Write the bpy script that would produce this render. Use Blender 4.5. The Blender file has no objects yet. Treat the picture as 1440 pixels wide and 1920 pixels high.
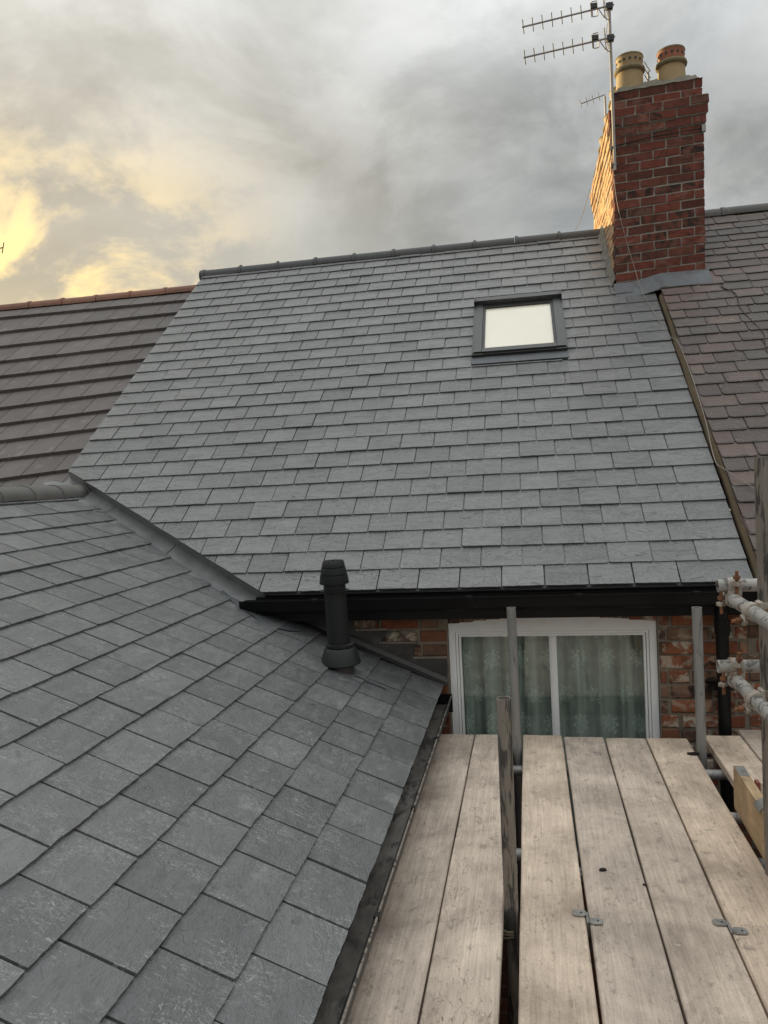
import bpy, math, random
from mathutils import Matrix, Vector
random.seed(7)
R = math.radians
S = bpy.context.scene
COL = S.collection

# ------------------------------------------------------------------ camera
cam_d = bpy.data.cameras.new('camera'); cam = bpy.data.objects.new('camera', cam_d); COL.objects.link(cam)
S.camera = cam
cam_d.sensor_fit = 'HORIZONTAL'; cam_d.sensor_width = 36.0; cam_d.lens = 36.075
S.cycles.max_bounces = 5; S.cycles.diffuse_bounces = 3; S.cycles.glossy_bounces = 2; S.cycles.transparent_max_bounces = 8
cam_d.clip_start = 0.05; cam_d.clip_end = 2000
cr, cu, cf = Vector((.982, .182, -.050)), Vector((.041, .054, .998)), Vector((-.185, .982, -.046))
cf.normalize(); cr = (cr - cf * cr.dot(cf)).normalized(); cu = cr.cross(cf)
cam.matrix_world = Matrix(((cr.x, cu.x, -cf.x, 0), (cr.y, cu.y, -cf.y, 0), (cr.z, cu.z, -cf.z, 4.475), (0, 0, 0, 1)))

# ------------------------------------------------------------------ light
SUN_AZ, SUN_EL = R(-56), R(8.2)
sd = Vector((math.sin(SUN_AZ) * math.cos(SUN_EL), math.cos(SUN_AZ) * math.cos(SUN_EL), math.sin(SUN_EL)))
sun_d = bpy.data.lights.new('sun', 'SUN'); sun_d.energy = 5.0; sun_d.angle = R(0.6); sun_d.color = (1.0, .79, .40)
sun = bpy.data.objects.new('sun', sun_d); COL.objects.link(sun)
sun.rotation_euler = sd.to_track_quat('Z', 'Y').to_euler(); sun.location = (-30, 20, 20)
S.view_settings.view_transform = 'Standard'; S.view_settings.look = 'None'
S.view_settings.exposure = 0.46; S.view_settings.gamma = 1.0

# ------------------------------------------------------------------ node helper
class NT:
    def __init__(self, tree): self.t = tree; self.n = tree.nodes; self.l = tree.links
    def new(self, typ, ins=None, **kw):
        nd = self.n.new(typ)
        for k, v in kw.items(): setattr(nd, k, v)
        for k, v in (ins or {}).items(): self.put(nd.inputs[k], v)
        return nd
    def put(self, sock, v):
        if isinstance(v, bpy.types.NodeSocket): self.l.new(v, sock)
        elif isinstance(v, bpy.types.Node): self.l.new(v.outputs[0], sock)
        else:
            if hasattr(sock.default_value, '__len__') and not isinstance(v, (int, float)) and len(v) == 3 and len(sock.default_value) == 4: v = (*v, 1)
            sock.default_value = v
    def m(self, op, a, b=0.0, c=None, clamp=False):
        nd = self.n.new('ShaderNodeMath'); nd.operation = op; nd.use_clamp = clamp
        self.put(nd.inputs[0], a); self.put(nd.inputs[1], b)
        if c is not None: self.put(nd.inputs[2], c)
        return nd.outputs[0]
    def v(self, op, a, b=(0, 0, 0), scale=None):
        nd = self.n.new('ShaderNodeVectorMath'); nd.operation = op
        self.put(nd.inputs[0], a); self.put(nd.inputs[1], b)
        if scale is not None: self.put(nd.inputs['Scale'], scale)
        return nd.outputs['Value'] if op in ('DOT_PRODUCT', 'LENGTH') else nd.outputs[0]
    def mix(self, f, a, b, blend='MIX'):
        nd = self.n.new('ShaderNodeMix'); nd.data_type = 'RGBA'; nd.blend_type = blend
        self.put(nd.inputs[0], f); self.put(nd.inputs[6], a); self.put(nd.inputs[7], b)
        return nd.outputs[2]
    def sm(self, x, lo, hi, a=0.0, b=1.0):
        nd = self.n.new('ShaderNodeMapRange'); nd.interpolation_type = 'SMOOTHSTEP'
        for i, q in enumerate((x, lo, hi, a, b)): self.put(nd.inputs[i], q)
        return nd.outputs[0]
    def noise(self, vec, scale, detail=4, rough=.55, dist=0.0):
        nd = self.n.new('ShaderNodeTexNoise')
        self.put(nd.inputs['Vector'], vec); nd.inputs['Scale'].default_value = scale; nd.inputs['Detail'].default_value = detail
        nd.inputs['Roughness'].default_value = rough; nd.inputs['Distortion'].default_value = dist
        return nd.outputs[0]
    def ramp(self, f, stops):
        nd = self.n.new('ShaderNodeValToRGB'); e = nd.color_ramp.elements
        while len(e) < len(stops): e.new(.5)
        for el, (p, c) in zip(e, stops): el.position = p; el.color = (*c, 1)
        self.put(nd.inputs[0], f); return nd.outputs[0]
    def sep(self, v):
        nd = self.n.new('ShaderNodeSeparateXYZ'); self.put(nd.inputs[0], v); return nd.outputs
    def comb(self, x, y, z):
        nd = self.n.new('ShaderNodeCombineXYZ')
        for i, q in enumerate((x, y, z)): self.put(nd.inputs[i], q)
        return nd.outputs[0]
    def bump(self, h, strength=1.0, dist=.01):
        nd = self.n.new('ShaderNodeBump'); nd.inputs['Strength'].default_value = strength; nd.inputs['Distance'].default_value = dist
        self.put(nd.inputs['Height'], h); return nd.outputs[0]

# ------------------------------------------------------------------ world: broken evening overcast over a Nishita sky
world = bpy.data.worlds.new('World'); S.world = world; world.use_nodes = True
world.node_tree.nodes.clear(); w = NT(world.node_tree)
sky = w.new('ShaderNodeTexSky'); sky.sky_type = 'NISHITA'; sky.sun_disc = False
sky.sun_elevation = SUN_EL; sky.sun_rotation = SUN_AZ; sky.dust_density = 2.0
d = w.new('ShaderNodeTexCoord').outputs['Generated']
dx, dy, dz = w.sep(d)[0:3]
zz = w.m('MAXIMUM', dz, 0.0)
den = w.m('ADD', zz, .42)
p = w.comb(w.m('DIVIDE', dx, den), w.m('DIVIDE', dy, den), w.m('MULTIPLY', dz, .6))
n1 = w.noise(p, 2.0, 8, .56, .3)
n2 = w.noise(w.v('ADD', p, (5.3, 1.7, 2.2)), 4.2, 9, .60, .35)
n3 = w.noise(w.v('ADD', p, (1.3, 8.7, .2)), 1.0, 4, .55, .2)
big = w.sm(n3, .35, .68)
body = w.m('ADD', w.m('MULTIPLY', w.sm(n1, .33, .69), .66), w.m('MULTIPLY', w.sm(n2, .38, .62), .36))
cloud = w.mix(body, (.125, .124, .117), (.315, .315, .305))
cloud = w.mix(w.m('MULTIPLY', big, .35), cloud, (.26, .30, .33))
hl = w.m('SQRT', w.m('ADD', w.m('MULTIPLY', dx, dx), w.m('MULTIPLY', dy, dy)))
hd = w.m('DIVIDE', w.m('ADD', w.m('MULTIPLY', dx, math.sin(SUN_AZ)), w.m('MULTIPLY', dy, math.cos(SUN_AZ))), w.m('MAXIMUM', hl, .01))
g1 = w.m('MULTIPLY', w.sm(hd, .45, .98), w.sm(dz, .75, .08))
g2 = w.m('MULTIPLY', w.m('MULTIPLY', w.sm(hd, .75, .96), w.sm(dz, .46, .18)), w.m('ADD', .06, w.m('MULTIPLY', w.sm(n2, .44, .60), 1.25)), clamp=True)
g3 = w.m('MULTIPLY', w.m('MULTIPLY', w.sm(hd, .62, .90), w.sm(dz, .26, .13)), w.m('ADD', .46, w.m('MULTIPLY', w.sm(n2, .40, .60), .7)), clamp=True)
cloud = w.mix(w.m('MULTIPLY', g1, .55), cloud, (.35, .29, .185))
cloud = w.mix(w.m('MULTIPLY', g2, .95), cloud, (.80, .585, .24))
cloud = w.mix(w.m('MULTIPLY', g3, .95), cloud, (.78, .60, .27))
low = w.m('MULTIPLY', w.sm(dz, .30, .10), w.m('SUBTRACT', 1.0, w.m('MULTIPLY', g1, .8)))
cloud = w.mix(w.m('MULTIPLY', low, w.m('MULTIPLY', .9, w.sm(n3, .3, .6))), cloud, (.38, .37, .335))
lift = w.m('ADD', 1.0, w.m('MULTIPLY', w.m('MULTIPLY', zz, zz), 5.0))      # an overcast sky is brightest overhead
cloud = w.v('SCALE', cloud, scale=w.m('MULTIPLY', lift, 10.0))
colr = w.mix(.93, sky.outputs[0], cloud)
colr = w.mix(w.sm(dz, -.02, -.12), colr, (.9, .9, .85))
bg = w.new('ShaderNodeBackground', {'Color': colr, 'Strength': .1})
w.new('ShaderNodeOutputWorld', {'Surface': bg.outputs[0]})

# ------------------------------------------------------------------ materials
MATS = {}
def mat(name):
    mt = bpy.data.materials.new(name); mt.use_nodes = True; mt.node_tree.nodes.clear(); MATS[name] = mt
    return mt, NT(mt.node_tree)
def finish(t, col, rough=.6, normal=None, metal=0.0, spec=.5, **kw):
    ins = {'Base Color': col, 'Roughness': rough, 'Metallic': metal, 'Specular IOR Level': spec}
    if normal is not None: ins['Normal'] = normal
    ins.update(kw)
    b = t.new('ShaderNodeBsdfPrincipled', ins)
    t.new('ShaderNodeOutputMaterial', {'Surface': b.outputs[0]})
    return b
def base(t):
    """object coordinates shifted per piece, and a 0..1 tone per piece"""
    tc = t.new('ShaderNodeTexCoord').outputs['Object']
    oi = t.new('ShaderNodeObjectInfo').outputs['Random']
    at = t.new('ShaderNodeAttribute', attribute_name='tone').outputs['Fac']
    tone = t.m('FRACT', t.m('ADD', oi, at))
    off = t.comb(t.m('MULTIPLY', tone, 37.0), t.m('MULTIPLY', tone, 91.0), t.m('MULTIPLY', tone, 17.0))
    return tc, t.v('ADD', tc, off), tone, off

def slate_mat(name, c0, c1, tint, riv=.5, scratch=0.0, stain=0.0, dirt=0.0, rough=.5, warm=.3, spec=.45):
    mt, t = mat(name); tc, pc, tone, off = base(t)
    tn2 = t.m('FRACT', t.m('MULTIPLY', tone, 7.31))
    col = t.mix(tone, c0, c1)
    col = t.mix(t.m('MULTIPLY', t.m('GREATER_THAN', tn2, 1 - warm), .6), col, tint)
    st = t.v('MULTIPLY', pc, (1.0, 2.6, 1.0))
    cl = t.noise(st, 9, 4, .62, .6)
    col = t.mix(1.0, col, t.ramp(cl, [(.28, (.80, .80, .80)), (.72, (1.16, 1.16, 1.16))]), 'MULTIPLY')
    fine = t.noise(t.v('MULTIPLY', pc, (1.0, 3.0, 1.0)), 60, 3, .65)
    col = t.mix(1.0, col, t.ramp(fine, [(.3, (.88, .88, .88)), (.7, (1.12, 1.12, 1.12))]), 'MULTIPLY')
    # riven layers: terraced noise gives the curved splitting steps
    rn = t.noise(t.v('MULTIPLY', pc, (.85, 3.0, 1.0)), 4.2, 3, .5, .9)
    ter = t.m('MULTIPLY', rn, 15.0); fr = t.m('FRACT', ter); stp = t.m('ADD', t.m('FLOOR', ter), t.sm(fr, .90, 1.0))
    edge = t.m('MULTIPLY', t.sm(fr, .74, .96), t.sm(t.noise(t.v('MULTIPLY', pc, (.7, 1.6, 1)), 6, 1), .48, .62))
    col = t.mix(t.m('MULTIPLY', edge, .75 * riv), col, (.03, .032, .034))
    h = t.m('ADD', t.m('MULTIPLY', stp, .34 * riv), t.m('MULTIPLY', fine, .35))
    h = t.m('ADD', h, t.m('MULTIPLY', cl, .5))
    if scratch:
        s1 = t.noise(t.v('MULTIPLY', pc, (2.2, 1.0, 1.0)), 11, 4, .7, 1.6)
        s2 = t.noise(t.v('ADD', pc, (3.3, 1.1, 0)), 6, 3, .6)
        k1 = t.m('MULTIPLY', t.sm(t.m('ABSOLUTE', t.m('SUBTRACT', s1, .5)), .02, .0), t.sm(s2, .44, .60))
        k2 = t.m('MULTIPLY', t.sm(t.noise(t.v('MULTIPLY', pc, (3.2, 1, 1)), 30, 2, .6, .4), .655, .71), t.sm(s2, .36, .55))
        blot = t.m('MULTIPLY', t.sm(t.noise(t.v('ADD', tc, off), 5.0, 5, .66, .3), .64, .76), .6)
        k = t.m('MULTIPLY', t.m('MAXIMUM', t.m('MAXIMUM', k1, k2), blot), scratch, clamp=True)
        col = t.mix(k, col, (.43, .43, .41))
    if stain:
        sn = t.m('MULTIPLY', t.sm(t.noise(t.v('ADD', pc, (9, 4, 0)), 7, 3, .5, .4), .66, .70), stain)
        col = t.mix(sn, col, (.07, .075, .075))
    if dirt:
        dn = t.noise(t.v('ADD', pc, (2, 7, 0)), 16, 6, .65, .5)
        px, py = t.sep(tc)[0:2]
        ed = t.sm(t.m('ADD', py, t.m('MULTIPLY', t.m('SUBTRACT', dn, .5), .07)), .022, .005)
        bl = t.m('MULTIPLY', t.sm(t.m('ABSOLUTE', px), .085, .12), .6)
        col = t.mix(t.m('MULTIPLY', t.m('MAXIMUM', ed, t.m('MULTIPLY', bl, t.sm(dn, .4, .6))), dirt, clamp=True), col, (.045, .04, .033))
        lich = t.m('MULTIPLY', t.sm(t.noise(t.v('ADD', pc, (5, 5, 0)), 26, 5, .7), .63, .72), .55)
        col = t.mix(lich, col, (.36, .34, .30))
        h = t.m('ADD', h, t.m('MULTIPLY', dn, .8))
    rg = t.m('ADD', rough, t.m('MULTIPLY', t.m('SUBTRACT', cl, .5), .25))
    finish(t, col, rg, t.bump(h, .8, .009), spec=spec)
    return mt
M_slate = slate_mat('slate_new', (.112, .114, .112), (.162, .164, .161), (.146, .145, .142), riv=1.0, scratch=.16, rough=.37, warm=.2, spec=.75)
M_slate_ext = slate_mat('slate_scuffed', (.090, .094, .095), (.142, .146, .146), (.118, .120, .119), riv=.22, scratch=.5, stain=.6, rough=.36, warm=.3, spec=.75)
M_slate_old = slate_mat('slate_old_purple', (.082, .060, .053), (.145, .100, .086), (.085, .077, .066), riv=.3, scratch=.18, dirt=1.0, rough=.6, warm=.35)

def simple(name, col, rough=.5, metal=0.0, var=.15, vscale=12, bscale=60, bstr=.2, spec=.5, spots=None, stretch=(1, 1, 1), tonevar=.0):
    mt, t = mat(name); tc, pc, tone, off = base(t)
    q = t.v('MULTIPLY', pc, stretch)
    nz = t.noise(q, vscale, 4, .6, .3)
    c = t.mix(1.0, col, t.ramp(nz, [(.25, (1 - var,) * 3), (.75, (1 + var,) * 3)]), 'MULTIPLY')
    if tonevar: c = t.mix(1.0, c, t.ramp(tone, [(0, (1 - tonevar,) * 3), (1, (1 + tonevar,) * 3)]), 'MULTIPLY')
    if spots:
        for sc, lo, hi, amt, sc_col in spots:
            k = t.m('MULTIPLY', t.sm(t.noise(t.v('ADD', q, (sc, 1.3, 0)), sc, 3, .65, .4), lo, hi), amt)
            c = t.mix(k, c, sc_col)
    fn = t.noise(q, bscale, 4, .6)
    finish(t, c, t.m('ADD', rough, t.m('MULTIPLY', t.m('SUBTRACT', nz, .5), .2)), t.bump(t.m('ADD', fn, nz), bstr, .004), metal, spec)
    return mt
M_tile = simple('concrete_tile', (.128, .112, .106), .75, var=.18, vscale=4, bscale=220, bstr=.35, spots=[(9, .56, .72, .45, (.24, .215, .20)), (30, .64, .72, .5, (.27, .25, .22)), (3, .6, .7, .25, (.10, .09, .085))], tonevar=.12)
M_ridge_grey = simple('ridge_grey', (.115, .110, .102), .7, var=.2, vscale=6, bstr=.35, spots=[(7, .58, .7, .4, (.18, .17, .155))], tonevar=.1)
M_ridge_dark = simple('ridge_dark', (.058, .058, .058), .6, var=.15, bstr=.2, tonevar=.08)
M_ridge_red = simple('ridge_terracotta', (.22, .105, .070), .75, var=.2, bstr=.3, tonevar=.15)
M_lead = simple('lead', (.105, .110, .117), .5, metal=.1, var=.25, vscale=7, bscale=18, bstr=.3, spots=[(5, .55, .72, .5, (.17, .178, .185)), (11, .62, .7, .4, (.14, .14, .145))])
M_lead_pale = simple('lead_patina', (.165, .167, .168), .42, var=.25, vscale=6, bscale=16, bstr=.3, spots=[(4, .52, .72, .5, (.14, .14, .142)), (12, .62, .7, .45, (.10, .10, .10))])
M_lead_blue = simple('coated_lead', (.085, .092, .098), .45, metal=.1, var=.2, vscale=7, bscale=18, bstr=.25, spots=[(6, .56, .72, .4, (.2, .21, .215))])
M_lead_dark = simple('lead_dark', (.052, .049, .048), .5, metal=.2, var=.35, vscale=6, bscale=14, bstr=.4, spots=[(5, .56, .72, .5, (.15, .145, .14))])
M_black = simple('black_plastic', (.008, .008, .008), .4, var=.3, bstr=.05, spec=.25, spots=[(14, .66, .75, .25, (.06, .06, .06))])
M_flue = simple('flue_black', (.010, .011, .012), .5, var=.2, bstr=.06, spec=.35, spots=[(30, .68, .74, .3, (.08, .08, .08))])
M_guttermud = simple('gutter_silt', (.115, .105, .092), .6, var=.5, vscale=20, bscale=70, bstr=.6, spots=[(5, .46, .62, .75, (.21, .195, .175)), (11, .54, .66, .8, (.030, .028, .025)), (40, .62, .7, .7, (.24, .22, .19))], stretch=(1, .5, 1))
M_white = simple('white_paint', (.88, .88, .87), .38, var=.05, bstr=.06, spots=[(8, .62, .8, .2, (.55, .53, .50))])
M_mortar = simple('house_mortar', (.215, .180, .140), .95, var=.25, vscale=14, bscale=120, bstr=.8, spots=[(18, .56, .7, .5, (.30, .265, .22)), (7, .6, .7, .4, (.11, .095, .08))])
M_mortar_ch = simple('chimney_mortar', (.31, .28, .24), .95, var=.2, vscale=16, bscale=120, bstr=.7, spots=[(9, .6, .72, .4, (.22, .19, .16))])
M_flaunch = simple('flaunching', (.17, .155, .12), .95, var=.3, bscale=60, bstr=.9, spots=[(12, .55, .7, .6, (.15, .14, .09))])
M_pot = simple('buff_clay', (.36, .255, .13), .7, var=.12, bstr=.25, spots=[(7, .58, .72, .45, (.33, .26, .17)), (20, .64, .72, .4, (.62, .52, .38))])
M_potrim = simple('mossy_clay', (.20, .155, .08), .8, var=.3, bstr=.5, spots=[(9, .5, .7, .6, (.15, .12, .07))])
M_terra = simple('terracotta', (.34, .125, .070), .7, var=.2, bstr=.3, spots=[(8, .58, .7, .4, (.17, .09, .06))])
M_timber = simple('timber_fillet', (.10, .072, .038), .8, var=.3, vscale=8, bstr=.4, stretch=(1, .3, 1), spots=[(6, .58, .7, .5, (.10, .075, .04))])
M_galv = simple('galvanised_tube', (.27, .265, .255), .52, metal=.35, var=.22, vscale=9, bscale=90, bstr=.25, stretch=(2, 2, .35), spots=[(16, .56, .66, .75, (.085, .08, .075)), (5, .58, .7, .4, (.30, .24, .19))])
M_tubebrown = simple('weathered_tube', (.225, .195, .165), .6, metal=.2, var=.25, vscale=10, bscale=100, bstr=.3, stretch=(2.2, 2.2, .35), spots=[(17, .49, .58, .9, (.045, .042, .04)), (6, .56, .7, .5, (.36, .32, .27))])
M_tubewhite = simple('paint_splashed_tube', (.34, .325, .30), .55, metal=.1, var=.25, vscale=10, bscale=80, bstr=.3, spots=[(9, .52, .66, .6, (.24, .235, .22)), (26, .53, .60, .85, (.08, .075, .07)), (7, .6, .7, .5, (.52, .51, .48)), (13, .60, .68, .5, (.20, .11, .065))], stretch=(1, 1, 1))
M_rust = simple('rusty_steel', (.20, .085, .040), .85, var=.4, vscale=30, bscale=120, bstr=.7, spots=[(30, .55, .7, .6, (.075, .035, .02))])
M_coupler = simple('coupler_steel', (.40, .36, .31), .65, metal=.2, var=.35, vscale=30, bscale=120, bstr=.6, spots=[(24, .52, .64, .7, (.20, .10, .055)), (40, .6, .7, .6, (.60, .58, .54))])
M_clip = simple('clip_steel', (.30, .29, .27), .45, metal=.6, var=.3, vscale=30, bstr=.3)
M_alu = simple('aerial_alloy', (.33, .30, .28), .45, metal=.5, var=.15, bstr=.05)
M_alu_dark = simple('aerial_plastic', (.03, .03, .03), .5, var=.1, bstr=.05)
M_frame = simple('window_cover_grey', (.06, .062, .061), .38, metal=.3, var=.08, bstr=.05)
M_frame_dark = simple('window_rubber', (.022, .022, .022), .5, var=.1, bstr=.05)
M_cable_w = simple('cable_white', (.27, .225, .20), .6, var=.1, bstr=.05)
M_cable_d = simple('cable_dark', (.06, .05, .045), .6, var=.1, bstr=.05)
M_twine = simple('wire_tie', (.23, .19, .12), .8, var=.3, bstr=.3)
M_deck = simple('roof_underlay', (.035, .036, .038), .9, var=.2, bstr=.1)
M_room = simple('room_paint', (.16, .17, .16), .9, var=.1, bstr=.05)
M_ground = simple('yard_paving', (.17, .16, .15), .9, var=.3, vscale=2, bscale=20, bstr=.4)
M_fillet = simple('cement_fillet', (.17, .16, .135), .95, var=.35, bscale=60, bstr=.9, spots=[(12, .5, .7, .6, (.10, .10, .075))])
M_concrete = simple('render_patch', (.24, .215, .18), .95, var=.25, vscale=10, bscale=90, bstr=.6)

def brick_mat(name, stops, white, soot, spec=.25):
    mt, t = mat(name); tc, pc, tone, off = base(t)
    c = t.ramp(tone, stops)
    a = t.noise(pc, 18, 6, .65, .5); b = t.noise(t.v('ADD', pc, (4, 4, 4)), 11, 5, .65, .6); e = t.noise(t.v('ADD', pc, (8, 1, 4)), 9, 5, .65, .6)
    c = t.mix(1.0, c, t.ramp(a, [(.25, (.68, .68, .68)), (.75, (1.3, 1.3, 1.3))]), 'MULTIPLY')
    tw = t.m('FRACT', t.m('MULTIPLY', tone, 5.77))
    c = t.mix(t.m('MULTIPLY', t.m('MULTIPLY', t.sm(b, .47, .58), t.sm(tw, .25, .8)), white), c, (.50, .44, .35))
    ts = t.m('FRACT', t.m('MULTIPLY', tone, 9.13))
    c = t.mix(t.m('MULTIPLY', t.m('MULTIPLY', t.sm(e, .46, .62), t.sm(ts, .25, .9)), soot), c, (.035, .026, .022))
    g = t.noise(pc, 130, 4, .65)
    finish(t, c, .88, t.bump(t.m('ADD', t.m('MULTIPLY', a, 1.2), g), .8, .006), spec=spec)
    return mt
M_brick = brick_mat('old_brick', [(0, (.22, .075, .042)), (.25, (.32, .115, .055)), (.45, (.15, .08, .055)), (.6, (.24, .14, .09)), (.8, (.10, .06, .045)), (1, (.25, .085, .05))], 1.0, 1.0)
M_brick_ch = brick_mat('chimney_brick', [(0, (.150, .044, .030)), (.3, (.185, .056, .038)), (.5, (.125, .038, .028)), (.7, (.165, .060, .040)), (.85, (.085, .034, .026)), (1, (.14, .045, .032))], .10, 1.0)
M_brick_flank_suntint = brick_mat('flank_brick_suntint', [(0, (.50, .29, .15)), (.5, (.60, .38, .21)), (1, (.45, .24, .13))], .9, .15)  # pale left-face brick, with golden sunlight partly put into its colours

# a whole wall of brick seen only in slivers (below the platform, gables)
mt, t = mat('brick_wall_far'); tc = t.new('ShaderNodeTexCoord').outputs['Object']
x_, y_, z_ = t.sep(tc)[0:3]
bt = t.new('ShaderNodeTexBrick', {'Vector': t.comb(t.m('ADD', x_, y_), z_, 0.0), 'Color1': (.16, .06, .036), 'Color2': (.10, .05, .034), 'Mortar': (.13, .11, .088), 'Scale': 1.0, 'Mortar Size': .007, 'Brick Width': .23, 'Row Height': .084})
c = t.mix(1.0, bt.outputs[0], t.ramp(t.noise(tc, 9, 6, .65), [(.25, (.55, .55, .55)), (.75, (1.3, 1.3, 1.3))]), 'MULTIPLY')
finish(t, c, .9, t.bump(t.m('SUBTRACT', 1.0, bt.outputs['Fac']), .5, .006), spec=.25); M_brickwall = mt

def wood_mat(name, c0, c1, dark, dirt):
    mt, t = mat(name); tc, pc, tone, off = base(t)
    g = t.v('MULTIPLY', pc, (20, .8, 20))
    wv = t.sm(t.noise(g, 3.2, 5, .6, 1.5), .3, .7)
    q = t.v('MULTIPLY', pc, (55, 1.6, 55)); fine = t.noise(q, 3, 4, .6, .3)
    c = t.mix(wv, c0, c1)
    c = t.mix(1.0, c, t.ramp(tone, [(0, (.82, .81, .81)), (.5, (.96, .93, .90)), (1, (1.06, .99, .92))]), 'MULTIPLY')
    c = t.mix(t.m('MULTIPLY', t.sm(fine, .50, .72), .26), c, dark)
    gr = t.noise(pc, 150, 3, .7)
    c = t.mix(1.0, c, t.ramp(gr, [(.3, (.90, .90, .90)), (.7, (1.09, 1.09, 1.09))]), 'MULTIPLY')
    bl = t.noise(t.v('MULTIPLY', pc, (1, .8, 1)), 3.2, 6, .62, .4)
    c = t.mix(1.0, c, t.ramp(bl, [(.30, (.50, .49, .485)), (.68, (1.16, 1.16, 1.15))]), 'MULTIPLY')
    b2 = t.noise(t.v('MULTIPLY', t.v('ADD', pc, (3, 3, 3)), (1.0, .55, 1.0)), 38, 5, .7, .5)
    c = t.mix(t.m('MULTIPLY', t.sm(b2, .55, .70), .50 * dirt), c, (.13, .11, .098))
    sp = t.noise(t.v('ADD', pc, (6, 3, 3)), 9, 4, .6, .3)
    c = t.mix(t.m('MULTIPLY', t.sm(sp, .65, .74), .55 * dirt), c, (.13, .115, .105))
    ms = t.m('MULTIPLY', t.sm(t.noise(t.v('ADD', pc, (1, 8, 5)), 30, 4, .6, .2), .70, .74), .55 * dirt)
    c = t.mix(ms, c, (.62, .60, .56))
    vo = t.new('ShaderNodeTexVoronoi', {'Vector': t.v('MULTIPLY', pc, (1, .75, 1)), 'Scale': 3.4})
    kn = t.sm(vo.outputs['Distance'], .085, .055)
    c = t.mix(t.m('MULTIPLY', kn, .6), c, dark)
    # scratches
    sc = t.noise(t.v('ADD', t.v('MULTIPLY', pc, (9, 2.4, 1)), (1, 5, 2)), 4, 3, .5, .6)
    sl = t.m('MULTIPLY', t.sm(t.m('ABSOLUTE', t.m('SUBTRACT', sc, .5)), .010, .0), t.sm(t.noise(pc, 5, 2), .52, .62))
    c = t.mix(t.m('MULTIPLY', sl, .7), c, (.11, .09, .07))
    h = t.m('ADD', t.m('ADD', fine, t.m('MULTIPLY', b2, .6)), t.m('MULTIPLY', sl, -1.0))
    finish(t, c, .8, t.bump(h, .45, .004), spec=.3)
    return mt
M_board = wood_mat('scaffold_board_pine', (.56, .47, .39), (.71, .605, .505), (.26, .205, .16), 1.0)
M_toe = wood_mat('toe_board_pine', (.38, .275, .165), (.50, .38, .24), (.22, .15, .085), .8)

# glass: mirror of the sky by Fresnel, otherwise clear with a green cast
def glass_mat(name, tint, boost):
    mt, t = mat(name)
    fc = t.new('ShaderNodeLayerWeight', {'Blend': .5}).outputs['Facing']
    k = t.m('MULTIPLY', t.m('ADD', .04, t.m('MULTIPLY', t.m('POWER', fc, 5.0), .96)), boost, clamp=True)
    a = t.new('ShaderNodeBsdfTransparent', {'Color': tint}); g = t.new('ShaderNodeBsdfGlossy', {'Color': (1, 1, 1), 'Roughness': .02})
    mx = t.new('ShaderNodeMixShader', {0: k, 1: a.outputs[0], 2: g.outputs[0]})
    t.new('ShaderNodeOutputMaterial', {'Surface': mx.outputs[0]}); return mt
M_glass = glass_mat('window_glass', (.92, .968, .945), 1.5)
M_glass_roof = glass_mat('roof_glass', (.98, .98, .96), 1.4)
M_blind = simple('cream_blind', (.90, .835, .73), .7, var=.03, vscale=3, bstr=.02)

# lace net
mt, t = mat('lace_net'); tc = t.new('ShaderNodeTexCoord').outputs['Object']
wn = t.new('ShaderNodeTexNoise', {'Vector': tc, 'Scale': 9.0, 'Detail': 2.0})
x_, y_, z_ = t.sep(t.v('ADD', tc, t.v('SCALE', t.v('SUBTRACT', wn.outputs['Color'], (.5, .5, .5)), scale=.06)))[0:3]
def motif(ox, oz, px, pz, rad, pet):
    u = t.m('MULTIPLY', t.m('SUBTRACT', t.m('FRACT', t.m('DIVIDE', t.m('ADD', x_, ox), px)), .5), px)
    v = t.m('MULTIPLY', t.m('SUBTRACT', t.m('FRACT', t.m('DIVIDE', t.m('ADD', z_, oz), pz)), .5), pz * .72)
    r = t.m('SQRT', t.m('ADD', t.m('MULTIPLY', u, u), t.m('MULTIPLY', v, v)))
    a = t.m('ARCTAN2', v, u)
    rr = t.m('ADD', rad, t.m('MULTIPLY', t.m('COSINE', t.m('MULTIPLY', a, float(pet))), rad * .22))
    inside = t.sm(t.m('SUBTRACT', r, rr), .003, -.003)
    ring = t.sm(t.m('SINE', t.m('ADD', t.m('MULTIPLY', r, 330.0), t.m('MULTIPLY', t.m('COSINE', t.m('MULTIPLY', a, float(pet))), 1.6))), -.4, .5)
    return t.m('MULTIPLY', inside, t.m('ADD', .25, t.m('MULTIPLY', ring, .75)))
k = t.m('MAXIMUM', motif(.0, .08, .172, .40, .040, 8), motif(.086, .30, .172, .40, .034, 6))
net = t.noise(tc, 320, 2, .5)
op = t.m('ADD', t.m('ADD', t.m('ADD', .56, t.m('MULTIPLY', t.m('SINE', t.m('ADD', t.m('MULTIPLY', x_, 47.0), 1.2)), .17)), t.m('MULTIPLY', k, .34)), t.m('MULTIPLY', t.m('SUBTRACT', net, .5), .35), clamp=True)
df = t.new('ShaderNodeBsdfDiffuse', {'Color': (.84, .88, .84)}); tl = t.new('ShaderNodeBsdfTranslucent', {'Color': (.70, .76, .72)})
d2 = t.new('ShaderNodeMixShader', {0: .25, 1: df.outputs[0], 2: tl.outputs[0]}); tr = t.new('ShaderNodeBsdfTransparent')
mx = t.new('ShaderNodeMixShader', {0: op, 1: tr.outputs[0], 2: d2.outputs[0]})
t.new('ShaderNodeOutputMaterial', {'Surface': mx.outputs[0]}); M_lace = mt

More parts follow.
